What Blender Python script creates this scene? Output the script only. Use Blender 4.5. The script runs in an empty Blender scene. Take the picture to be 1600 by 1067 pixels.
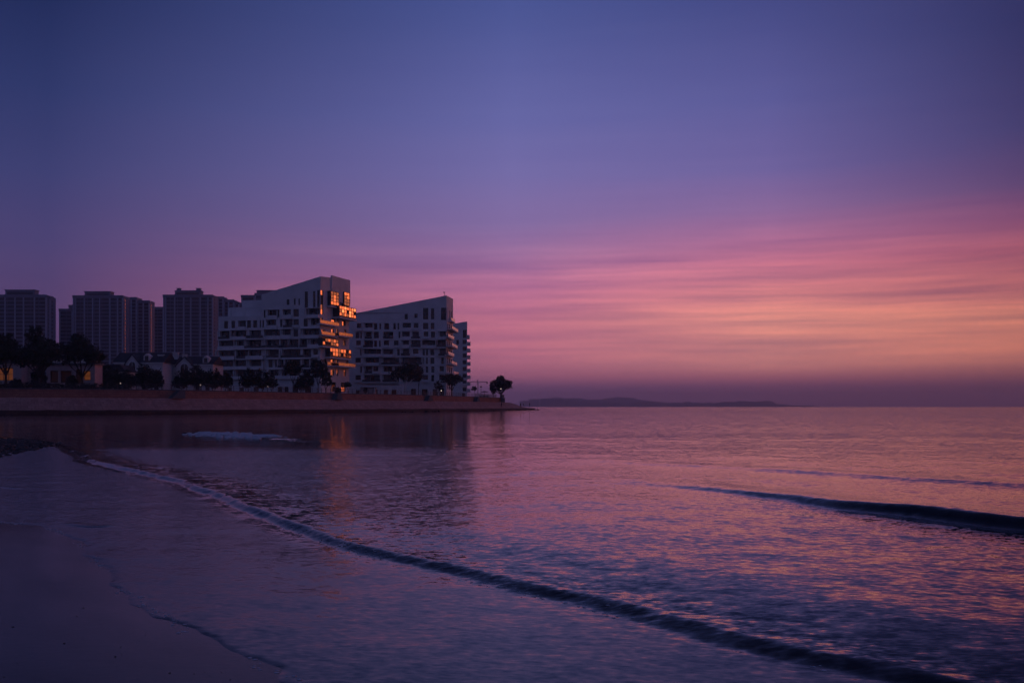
import bpy, bmesh, math, random
import numpy as np
from mathutils import Vector, Matrix, noise as mnoise

random.seed(7)
rng = np.random.default_rng(11)
S = bpy.context.scene
COL = S.collection

# ------------------------------------------------------------------ camera
F = 1556.0            # focal length in photo pixels (35 mm on a 36 mm wide frame)
HC = 1.6              # eye height above the water
HZ = 635.0            # horizon row
cam_d = bpy.data.cameras.new('camera')
cam_d.lens = 35.0
cam_d.sensor_width = 36.0
cam_d.shift_y = (HZ - 533.5) / 1600.0
cam_d.clip_start = 0.1
cam_d.clip_end = 40000
cam = bpy.data.objects.new('camera', cam_d)
cam.location = (0, 0, HC)
cam.rotation_euler = (math.radians(90), 0, 0)
COL.objects.link(cam)
S.camera = cam

# ------------------------------------------------------------------ exposure
S.view_settings.view_transform = 'Standard'
S.view_settings.look = 'None'
S.view_settings.exposure = 0.0
S.view_settings.gamma = 1.0
S.view_settings.use_curve_mapping = False
S.cycles.use_denoising = True
S.cycles.max_bounces = 4
S.cycles.use_adaptive_sampling = True
S.cycles.adaptive_threshold = 0.03
S.cycles.volume_bounces = 0
S.cycles.caustics_reflective = False
S.cycles.caustics_refractive = False
S.cycles.sample_clamp_indirect = 4.0


def lin(c):
    return tuple(((v / 255.0) / 12.92 if v / 255.0 <= 0.04045 else ((v / 255.0 + 0.055) / 1.055) ** 2.4) for v in c)


class NT:
    """short-hand for building node trees"""
    def __init__(self, tree):
        self.t = tree
        self.n = tree.nodes
        self.n.clear()

    def new(self, typ, **kw):
        nd = self.n.new(typ)
        for k, v in kw.items():
            setattr(nd, k, v)
        return nd

    def link(self, a, b):
        self.t.links.new(a, b)

    def put(self, sock, v):
        if isinstance(v, (int, float)):
            sock.default_value = v
        elif isinstance(v, (tuple, list)):
            if sock.type == 'RGBA' and len(v) == 3:
                v = (*v, 1)
            sock.default_value = v
        else:
            self.link(v, sock)

    def math(self, op, a, b=0.0, clamp=False):
        nd = self.new('ShaderNodeMath', operation=op, use_clamp=clamp)
        self.put(nd.inputs[0], a)
        self.put(nd.inputs[1], b)
        return nd.outputs[0]

    def vmath(self, op, a, b=None):
        nd = self.new('ShaderNodeVectorMath', operation=op)
        self.put(nd.inputs[0], a)
        if b is not None:
            self.put(nd.inputs[1], b)
        return nd.outputs[0]

    def maprange(self, v, a, b, c=0.0, d=1.0, smooth=False):
        nd = self.new('ShaderNodeMapRange')
        nd.interpolation_type = 'SMOOTHSTEP' if smooth else 'LINEAR'
        self.put(nd.inputs['Value'], v)
        for k, x in zip(('From Min', 'From Max', 'To Min', 'To Max'), (a, b, c, d)):
            self.put(nd.inputs[k], x)
        return nd.outputs[0]

    def mix(self, f, a, b, mode='MIX'):
        nd = self.new('ShaderNodeMix', data_type='RGBA', blend_type=mode)
        self.put(nd.inputs[0], f)
        self.put(nd.inputs[6], a)
        self.put(nd.inputs[7], b)
        return nd.outputs[2]

    def comb(self, x, y, z):
        nd = self.new('ShaderNodeCombineXYZ')
        for s, v in zip(nd.inputs, (x, y, z)):
            self.put(s, v)
        return nd.outputs[0]

    def sep(self, v):
        nd = self.new('ShaderNodeSeparateXYZ')
        self.link(v, nd.inputs[0])
        return nd.outputs

    def noise(self, vec, scale, detail=2.0, rough=0.5, out=0):
        nd = self.new('ShaderNodeTexNoise')
        if vec is not None:
            self.link(vec, nd.inputs['Vector'])
        nd.inputs['Scale'].default_value = scale
        nd.inputs['Detail'].default_value = detail
        nd.inputs['Roughness'].default_value = rough
        return nd.outputs[out]

    def ramp(self, fac, stops):
        nd = self.new('ShaderNodeValToRGB')
        cr = nd.color_ramp
        cr.interpolation = 'LINEAR'
        while len(cr.elements) > 1:
            cr.elements.remove(cr.elements[0])
        cr.elements[0].position = stops[0][0]
        cr.elements[0].color = (*stops[0][1], 1)
        for p, c in stops[1:]:
            e = cr.elements.new(p)
            e.color = (*c, 1)
        self.put(nd.inputs[0], fac)
        return nd.outputs[0]


# ------------------------------------------------------------------ sky (sunrise just off the right of the frame)
SUN_AZ, SUN_EL = 47.0, 3.0
world = bpy.data.worlds.new('World')
S.world = world
world.use_nodes = True
w = NT(world.node_tree)
tc = w.new('ShaderNodeTexCoord')
dirn = w.vmath('NORMALIZE', tc.outputs['Generated'])
dx, dy, dz = w.sep(dirn)
az = w.math('MULTIPLY', w.math('ARCTAN2', dx, dy), 180 / math.pi)
el = w.math('MULTIPLY', w.math('ARCSINE', dz), 180 / math.pi)
# slow warp so that bands of colour are not ruled lines
wv = w.comb(w.math('MULTIPLY', az, 0.035), w.math('MULTIPLY', el, 0.16), 3.1)
warp = w.math('SUBTRACT', w.noise(wv, 1.0, 3.0, 0.55), 0.5)
el2 = w.math('ADD', el, w.math('MULTIPLY', warp, w.maprange(el, 1.0, 7.0, 0.1, 1.3)))
fac = w.math('DIVIDE', el2, 45.0, clamp=True)
EM = 45.0


def sky_ramp(stops):
    return w.ramp(fac, [(e / EM, lin(c)) for e, c in stops])


LEFT = [(0, (76, 59, 100)), (4, (90, 67, 110)), (6, (88, 69, 114)), (8.5, (78, 69, 118)), (12, (63, 66, 117)), (16, (47, 57, 107)),
        (21, (31, 43, 89)), (45, (30, 38, 78))]
MID = [(0, (118, 83, 124)), (1.1, (134, 88, 128)), (1.7, (180, 106, 135)), (2.6, (204, 120, 145)), (5.0, (206, 121, 148)),
       (6.8, (190, 116, 156)), (8.6, (162, 115, 163)), (10.5, (138, 114, 168)), (13, (120, 112, 172)), (16, (104, 106, 169)),
       (22, (75, 87, 150)), (45, (42, 51, 96))]
R1 = [(0, (120, 77, 108)), (1.1, (136, 83, 113)), (1.6, (182, 107, 122)), (2.3, (222, 140, 137)), (5, (240, 153, 142)),
      (6.3, (224, 136, 141)), (8, (204, 120, 147)), (9.2, (180, 114, 154)), (10.8, (144, 109, 160)), (13, (114, 102, 162)),
      (16.5, (94, 94, 156)), (22, (66, 73, 133)), (45, (38, 46, 90))]
R2 = [(0, (92, 57, 82)), (1.1, (112, 67, 86)), (1.6, (154, 91, 95)), (2.4, (200, 121, 109)), (4.8, (217, 133, 116)),
      (6.2, (200, 114, 115)), (7.9, (174, 95, 114)), (9.4, (138, 82, 118)), (11.0, (96, 72, 117)), (14, (70, 65, 114)),
      (19, (50, 53, 101)), (45, (34, 41, 82))]
BACK = [(0, (60, 55, 84)), (6, (68, 64, 97)), (14, (66, 68, 108)), (25, (62, 68, 114)), (45, (60, 68, 114))]
GLOW = [(0, (150, 72, 60)), (1.5, (205, 92, 56)), (5, (236, 108, 56)), (8, (205, 92, 60)), (12, (118, 66, 70)), (18, (64, 52, 78)),
        (26, (40, 44, 80)), (45, (36, 44, 88))]
c = sky_ramp(BACK)
c = w.mix(w.maprange(az, -110, -32, smooth=True), c, sky_ramp(LEFT))
c = w.mix(w.maprange(az, -25, 0), c, sky_ramp(MID))
c = w.mix(w.maprange(az, 0, 14.4), c, sky_ramp(R1))
c = w.mix(w.maprange(az, 14.4, 27), c, sky_ramp(R2))
glow = w.mix(1.0, sky_ramp(GLOW), (1.9, 1.9, 1.9, 1), 'MULTIPLY')
c = w.mix(w.maprange(az, 28, 46, smooth=True), c, glow)
c = w.mix(w.maprange(az, 56, 120, smooth=True), c, sky_ramp(BACK))
# long thin cloud bars low over the sea
cv = w.comb(w.math('MULTIPLY', az, 0.055), w.math('ADD', w.math('MULTIPLY', el2, 1.05), w.math('MULTIPLY', az, -0.002)), 0.0)
n1 = w.noise(cv, 1.0, 5.0, 0.52)
cv2 = w.comb(w.math('MULTIPLY', az, 0.10), w.math('MULTIPLY', el2, 3.0), 5.0)
n2 = w.noise(cv2, 1.0, 4.0, 0.55)
nn = w.math('ADD', w.math('MULTIPLY', w.math('SUBTRACT', n1, 0.5), 1.0), w.math('MULTIPLY', w.math('SUBTRACT', n2, 0.5), 0.6))
env = w.math('MULTIPLY', w.maprange(el, 1.4, 3.2, smooth=True), w.maprange(el, 7.0, 11.5, 1.0, 0.12, smooth=True))
env = w.math('MULTIPLY', env, w.maprange(az, -22, 6, 0.12, 1.0))
amp = w.math('MULTIPLY', nn, env)
mul = w.comb(w.math('ADD', 1.0, w.math('MULTIPLY', amp, 1.25)), w.math('ADD', 1.0, w.math('MULTIPLY', amp, 1.05)),
             w.math('ADD', 1.0, w.math('MULTIPLY', amp, 0.4)))
c = w.mix(1.0, c, w.vmath('MAXIMUM', mul, (0.3, 0.3, 0.3)), 'MULTIPLY')
bg = w.new('ShaderNodeBackground')
w.put(bg.inputs[0], c)
bg.inputs[1].default_value = 1.0
wo = w.new('ShaderNodeOutputWorld')
w.link(bg.outputs[0], wo.inputs[0])
try:
    world.cycles.sampling_method = 'MANUAL'
    world.cycles.sample_map_resolution = 1024
except Exception:
    pass

# ------------------------------------------------------------------ sun: a dim, broad, orange first light
sun_d = bpy.data.lights.new('sun', 'SUN')
sun_d.energy = 0.14
sun_d.angle = math.radians(14)
sun_d.color = (1.0, 0.36, 0.16)
sun = bpy.data.objects.new('sun', sun_d)
sa, se = math.radians(SUN_AZ), math.radians(SUN_EL)
to_sun = Vector((math.sin(sa) * math.cos(se), math.cos(sa) * math.cos(se), math.sin(se)))
sun.rotation_euler = to_sun.to_track_quat('Z', 'Y').to_euler()
sun.location = (60, 60, 60)
COL.objects.link(sun)


# ------------------------------------------------------------------ helpers
def P(px, py, Y):
    """the point seen at photo pixel (px, py) that stands Y metres into the scene"""
    return Vector(((px - 800.0) / F * Y, Y, HC + (HZ - py) / F * Y))


def G(px, py, z=0.0):
    """the point of the level z seen at photo pixel (px, py)"""
    Y = F * (HC - z) / (py - HZ)
    return np.array(((px - 800.0) / F * Y, Y))


def tag(o, label=None, cat=None, group=None, kind=None):
    if label:
        o['label'] = label
    if cat:
        o['category'] = cat
    if group:
        o['group'] = group
    if kind:
        o['kind'] = kind
    return o


def empty(name, loc, rz=0.0):
    o = bpy.data.objects.new(name, None)
    o.location = loc
    o.rotation_euler = (0, 0, rz)
    o.empty_display_size = 0.5
    COL.objects.link(o)
    return o


def link_mesh(name, me, parent=None, loc=None, rz=None):
    o = bpy.data.objects.new(name, me)
    COL.objects.link(o)
    if parent is not None:
        o.parent = parent
    if loc is not None:
        o.location = loc
    if rz is not None:
        o.rotation_euler = (0, 0, rz)
    return o


class MB:
    """collects shapes for one mesh"""
    def __init__(self):
        self.v = []
        self.f = []
        self.uv = None

    def quad(self, a, b, c_, d):
        n = len(self.v)
        self.v += [tuple(a), tuple(b), tuple(c_), tuple(d)]
        self.f.append((n, n + 1, n + 2, n + 3))
        return self

    def tri(self, a, b, c_):
        n = len(self.v)
        self.v += [tuple(a), tuple(b), tuple(c_)]
        self.f.append((n, n + 1, n + 2))
        return self

    def box(self, x0, x1, y0, y1, z0, z1):
        n = len(self.v)
        self.v += [(x0, y0, z0), (x1, y0, z0), (x1, y1, z0), (x0, y1, z0), (x0, y0, z1), (x1, y0, z1), (x1, y1, z1), (x0, y1, z1)]
        self.f += [tuple(n + i for i in q) for q in ((0, 3, 2, 1), (4, 5, 6, 7), (0, 1, 5, 4), (1, 2, 6, 5), (2, 3, 7, 6), (3, 0, 4, 7))]
        return self

    def prism(self, pts, d0, d1, axis='y'):
        """extrude a 2D outline (x,z) along y, or (y,z) along x, or (x,y) along z"""
        n = len(self.v)
        m = len(pts)
        for d in (d0, d1):
            for a, b in pts:
                self.v.append((a, d, b) if axis == 'y' else (d, a, b) if axis == 'x' else (a, b, d))
        self.f.append(tuple(range(n, n + m)))
        self.f.append(tuple(range(n + 2 * m - 1, n + m - 1, -1)))
        for i in range(m):
            j = (i + 1) % m
            self.f.append((n + i, n + m + i, n + m + j, n + j))
        return self

    def tube(self, pts, rads, seg=7, cap=True):
        n = len(self.v)
        pts = [Vector(p) for p in pts]
        for i, (p, r) in enumerate(zip(pts, rads)):
            d = (pts[min(i + 1, len(pts) - 1)] - pts[max(i - 1, 0)]).normalized()
            a = d.orthogonal().normalized()
            b = d.cross(a)
            for k in range(seg):
                t = 2 * math.pi * k / seg
                self.v.append(tuple(p + (a * math.cos(t) + b * math.sin(t)) * r))
        for i in range(len(pts) - 1):
            for k in range(seg):
                k2 = (k + 1) % seg
                self.f.append((n + i * seg + k, n + i * seg + k2, n + (i + 1) * seg + k2, n + (i + 1) * seg + k))
        if cap:
            self.f.append(tuple(n + k for k in range(seg))[::-1])
            self.f.append(tuple(n + (len(pts) - 1) * seg + k for k in range(seg)))
        return self

    def blob(self, c, rx, ry, rz, seg=8, rings=5):
        n = len(self.v)
        for i in range(rings + 1):
            ph = math.pi * i / rings
            for k in range(seg):
                t = 2 * math.pi * k / seg
                self.v.append((c[0] + rx * math.sin(ph) * math.cos(t), c[1] + ry * math.sin(ph) * math.sin(t), c[2] + rz * math.cos(ph)))
        for i in range(rings):
            for k in range(seg):
                k2 = (k + 1) % seg
                self.f.append((n + i * seg + k, n + (i + 1) * seg + k, n + (i + 1) * seg + k2, n + i * seg + k2))
        return self

    def mesh(self, name, mat, smooth=False):
        me = bpy.data.meshes.new(name)
        me.from_pydata(self.v, [], self.f)
        bm = bmesh.new()
        bm.from_mesh(me)
        bmesh.ops.recalc_face_normals(bm, faces=bm.faces)
        bm.to_mesh(me)
        bm.free()
        if mat is not None:
            me.materials.append(mat)
        if smooth:
            me.polygons.foreach_set('use_smooth', [True] * len(me.polygons))
        return me

    def build(self, name, mat, parent=None, smooth=False, loc=None, rz=None):
        return link_mesh(name, self.mesh(name, mat, smooth), parent, loc, rz)


def np_mesh(name, V, Q, mat, smooth=True):
    me = bpy.data.meshes.new(name)
    k = Q.shape[1]
    me.vertices.add(len(V))
    me.vertices.foreach_set('co', np.ascontiguousarray(V, dtype=np.float32).ravel())
    me.loops.add(Q.size)
    me.loops.foreach_set('vertex_index', np.ascontiguousarray(Q, dtype=np.int32).ravel())
    me.polygons.add(len(Q))
    me.polygons.foreach_set('loop_start', np.arange(0, Q.size, k, dtype=np.int32))
    me.polygons.foreach_set('use_smooth', np.full(len(Q), smooth))
    me.update(calc_edges=True)
    if mat is not None:
        me.materials.append(mat)
    return me


# ------------------------------------------------------------------ materials
def mat(name, col, rough=0.7, spec=0.5, metal=0.0, var=0.0, vscale=1.0, emit=None, estr=0.0, bump=0.0, bscale=8.0, col2=None):
    m = bpy.data.materials.new(name)
    m.use_nodes = True
    t = NT(m.node_tree)
    b = t.new('ShaderNodeBsdfPrincipled')
    o = t.new('ShaderNodeOutputMaterial')
    t.link(b.outputs[0], o.inputs[0])
    b.inputs['Roughness'].default_value = rough
    b.inputs['Specular IOR Level'].default_value = spec
    b.inputs['Metallic'].default_value = metal
    tcn = t.new('ShaderNodeTexCoord')
    if var > 0 or col2 is not None:
        n = t.noise(tcn.outputs['Object'], vscale, 5.0, 0.6)
        f = t.maprange(n, 0.32, 0.68)
        a = tuple(v * (1 - var) for v in col) if col2 is None else col
        bcol = tuple(min(1, v * (1 + var * 0.6)) for v in col) if col2 is None else col2
        t.link(t.mix(f, a, bcol), b.inputs['Base Color'])
    else:
        b.inputs['Base Color'].default_value = (*col, 1)
    if bump > 0:
        bn = t.new('ShaderNodeBump')
        bn.inputs['Strength'].default_value = 1.0
        bn.inputs['Distance'].default_value = bump
        t.link(t.noise(tcn.outputs['Object'], bscale, 4.0, 0.6), bn.inputs['Height'])
        t.link(bn.outputs[0], b.inputs['Normal'])
    if emit:
        b.inputs['Emission Color'].default_value = (*emit, 1)
        b.inputs['Emission Strength'].default_value = estr
    return m


M = {}
M['render'] = mat('white_render', (0.66, 0.65, 0.65), 0.75, 0.3, var=0.12, vscale=0.35, bump=0.004, bscale=14)
M['render_b'] = mat('grey_render', (0.50, 0.50, 0.52), 0.8, 0.3, var=0.10, vscale=0.5)
M['recess_shade'] = mat('shade_toned_loggia', (0.17, 0.165, 0.165), 0.85, 0.2, var=0.2, vscale=0.8)  # recess shade put into the colour, darker than the facade render
M['frame'] = mat('dark_window_frame', (0.035, 0.033, 0.035), 0.5, 0.4)
M['glass'] = mat('window_glass', (0.008, 0.009, 0.012), 0.05, 0.5)
M['glass'].node_tree.nodes['Principled BSDF'].inputs['IOR'].default_value = 1.75
M['glint'] = mat('glint_tinted_glass', (0.32, 0.165, 0.105), 0.06, 0.5, metal=1.0)  # orange of the reflected dawn deepened in the glass tint
M['dark_pane'] = mat('glow_breaking_dark_pane', (0.05, 0.045, 0.045), 0.7, 0.15)  # matte dark pane added to break up the window glow
M['glint_hi'] = mat('bright_glint_glass', (0.50, 0.40, 0.28), 0.05, 0.5, metal=1.0)  # same glass painted brighter for panes that catch the glow
M['glint_lo'] = mat('dull_glint_glass', (0.07, 0.045, 0.04), 0.12, 0.5, metal=1.0)  # same glass painted duller for panes that miss the glow
M['rail_dark'] = mat('smoked_rail_glass', (0.05, 0.055, 0.065), 0.15, 0.5)
M['rail_glass'] = mat('balcony_rail_glass', (0.09, 0.05, 0.038), 0.15, 0.5, metal=1.0)
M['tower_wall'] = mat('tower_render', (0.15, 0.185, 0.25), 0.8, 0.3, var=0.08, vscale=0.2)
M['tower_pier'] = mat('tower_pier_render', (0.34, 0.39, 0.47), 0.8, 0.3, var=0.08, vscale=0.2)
M['tower_glass'] = mat('tower_glass', (0.012, 0.014, 0.02), 0.15, 0.5)
M['villa'] = mat('villa_plaster', (0.60, 0.58, 0.57), 0.8, 0.3, var=0.1, vscale=0.6)
M['slate'] = mat('slate_roof', (0.03, 0.028, 0.032), 0.7, 0.3, var=0.3, vscale=3.0, bump=0.03, bscale=5)
M['pav'] = mat('pavilion_stone', (0.50, 0.38, 0.37), 0.8, 0.3, var=0.15, vscale=1.2, bump=0.01, bscale=9)
M['amber'] = mat('lit_window', (0.2, 0.1, 0.04), 0.3, 0.5, emit=(1.0, 0.27, 0.06), estr=0.085)
M['amber_dim'] = mat('dimly_lit_window', (0.03, 0.02, 0.015), 0.3, 0.5, emit=(1.0, 0.25, 0.08), estr=0.004)
M['metal'] = mat('painted_metal', (0.05, 0.05, 0.055), 0.5, 0.4)
M['white_paint'] = mat('white_paint', (0.7, 0.7, 0.7), 0.6, 0.4, var=0.08, vscale=2)
M['lamp_dim'] = mat('lamp_globe_dim', (0.8, 0.8, 0.75), 0.4, 0.5, emit=(1.0, 0.7, 0.5), estr=0.35)
M['lamp'] = mat('lamp_globe', (0.8, 0.8, 0.75), 0.4, 0.5, emit=(1.0, 0.86, 0.66), estr=1.3)
M['concrete'] = mat('grey_concrete', (0.13, 0.135, 0.145), 0.85, 0.25, var=0.2, vscale=1.5, bump=0.01, bscale=8)
M['bark'] = mat('bark', (0.055, 0.042, 0.034), 0.9, 0.2, var=0.3, vscale=4.0)
M['leaf'] = mat('leaves', (0.030, 0.045, 0.022), 0.6, 0.3, var=0.45, vscale=0.7)
M['leaf_b'] = mat('dark_leaves', (0.022, 0.036, 0.020), 0.6, 0.3, var=0.45, vscale=0.9)
M['hill'] = mat('wooded_hill', (0.035, 0.05, 0.035), 0.9, 0.1, var=0.4, vscale=0.01)
M['paving'] = mat('paving', (0.22, 0.20, 0.19), 0.85, 0.25, var=0.15, vscale=0.8)
M['soil'] = mat('lawn', (0.03, 0.04, 0.022), 0.95, 0.1, var=0.4, vscale=0.5)
M['cloth_d'] = mat('dark_clothes', (0.03, 0.03, 0.04), 0.85, 0.2)
M['cloth_r'] = mat('maroon_clothes', (0.12, 0.03, 0.03), 0.85, 0.2)
M['skin'] = mat('skin', (0.32, 0.2, 0.15), 0.6, 0.4)
M['far_block'] = mat('far_block_render', (0.28, 0.28, 0.29), 0.9, 0.2)
M['pink_wall'] = mat('pink_render', (0.42, 0.30, 0.29), 0.8, 0.3, var=0.15, vscale=1.0)


# ------------------------------------------------------------------ shore lines (world metres on the water level)
def world_line(pts):
    return [tuple(G(*p)) for p in pts]


SAND_EDGE = [(40, -60), (16, -18), (5.2, -1.5), (1.6, 3.0), tuple(G(600, 1112)), tuple(G(530, 1085))] + world_line(
    [(460, 1062), (400, 1040), (350, 1015), (300, 990), (255, 963), (215, 938), (175, 900), (140, 870), (128, 850), (100, 833), (60, 823), (0, 815)]) + [
    (-9.2, 14.3), (-14, 16.6), (-17.5, 21), (-18.5, 26), (-17.2, 30.5), (-17.6, 36), tuple(G(88, 694)), (-22, 45.5), (-28, 52), (-42, 60), (-70, 72), (-110, 88), (-200, 120), (-320, 150)]
BORE = [(60, -60), (24, -18), (9.5, -3), (4.6, 2.8)] + world_line(
    [(1500, 1092), (1350, 1058), (1230, 1033), (1100, 1003), (1000, 975), (900, 946), (800, 925), (700, 899), (620, 880), (530, 857), (440, 825),
     (400, 803), (320, 770), (250, 747), (150, 728), (112, 709)]) + [tuple(G(96, 697)), (-22, 46.2), (-28, 52.8), (-60, 70)]
WAVE = [(30, 4.0), (16, 8.2)] + world_line([(2400, 893), (1900, 868), (1750, 858), (1600, 846), (1500, 835), (1400, 822), (1300, 809), (1200, 795), (1100, 781), (1000, 769), (900, 760)])
SWELL = [(30, 10), (18, 13.5)] + world_line([(1800, 789), (1600, 775), (1400, 760), (1200, 747), (1040, 738), (900, 729)])
SWELL_B = world_line([(1000, 762), (900, 752), (800, 738), (700, 726), (560, 716)])
BREAKER = world_line([(500, 693), (440, 688), (390, 684), (330, 679), (280, 676)])


def catmull(pts, per=6):
    """rounds a polyline by cutting its corners (never overshoots)"""
    p = np.array(pts, float)
    for _ in range(2 if per < 6 else 3):
        q = p[:-1] * 0.75 + p[1:] * 0.25
        r = p[:-1] * 0.25 + p[1:] * 0.75
        p = np.vstack([p[:1], np.stack([q, r], 1).reshape(-1, 2), p[-1:]])
    return p


def line_dist(X, Y, line):
    """distance to a polyline, signed: positive on its right-hand side; and the position along it (0..1)"""
    best = np.full(X.shape, 1e9)
    side = np.zeros(X.shape)
    along = np.zeros(X.shape)
    n = len(line) - 1
    for i in range(n):
        ax, ay = line[i]
        bx, by = line[i + 1]
        ex, ey = bx - ax, by - ay
        L2 = ex * ex + ey * ey + 1e-12
        t = np.clip(((X - ax) * ex + (Y - ay) * ey) / L2, 0, 1)
        d2 = (X - ax - t * ex) ** 2 + (Y - ay - t * ey) ** 2
        u = d2 < best
        best = np.where(u, d2, best)
        cr = ex * (Y - ay) - ey * (X - ax)
        side = np.where(u, -np.sign(cr), side)
        along = np.where(u, (i + t) / n, along)
    return np.sqrt(best) * np.where(side == 0, 1, side), along


def vnoise(X, Y, scale, seed=0):
    """smooth value noise on arrays"""
    x = X * scale + seed * 17.13
    y = Y * scale - seed * 9.71
    xi, yi = np.floor(x).astype(np.int64), np.floor(y).astype(np.int64)
    xf, yf = x - xi, y - yi
    u, v = xf * xf * (3 - 2 * xf), yf * yf * (3 - 2 * yf)

    def h(a, b):
        n = (a * 374761393 + b * 668265263 + seed * 974711) & 0x7fffffff
        n = ((n ^ (n >> 13)) * 1274126177) & 0x7fffffff
        return ((n ^ (n >> 16)) & 0xffff) / 65535.0
    return (h(xi, yi) * (1 - u) + h(xi + 1, yi) * u) * (1 - v) + (h(xi, yi + 1) * (1 - u) + h(xi + 1, yi + 1) * u) * v


def smooth01(x, a, b):
    t = np.clip((x - a) / (b - a), 0, 1)
    return t * t * (3 - 2 * t)


L_SAND, L_BORE, L_WAVE, L_SWELL = catmull(SAND_EDGE, 4), catmull(BORE, 4), catmull(WAVE, 3), catmull(SWELL, 3)
L_CR1 = catmull(world_line([(182, 821), (152, 824.5), (126, 823), (100, 817)]), 3)
L_CR2 = catmull(world_line([(34, 764), (10, 762.5), (-20, 760)]), 3)
L_SWB, L_BRK = catmull(SWELL_B, 3), catmull(BREAKER, 3)


def sea_side(X, Y, line):
    """signed distance, positive towards the open sea (the lines run from near right to far left, the sea lies to their right)"""
    d, a = line_dist(X, Y, line)
    return d, a


def sand_height(X, Y):
    d, _ = sea_side(X, Y, L_SAND)
    land = np.clip(-d, 0, None)
    sea = np.clip(d, 0, None)
    z = 0.028 * land + 0.0035 * np.clip(land - 3, 0, None) ** 1.2
    z = np.minimum(z, 0.55 + 0.02 * land)
    z = np.minimum(z, 1.4)
    z = z - np.minimum(0.02 * sea, 1.0)
    z += (vnoise(X, Y, 0.6, 3) - 0.5) * 0.012 * np.exp(-np.abs(d) / 6) + (vnoise(X, Y, 0.17, 4) - 0.5) * 0.02 * smooth01(np.abs(d), 1, 6)
    return z


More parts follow.
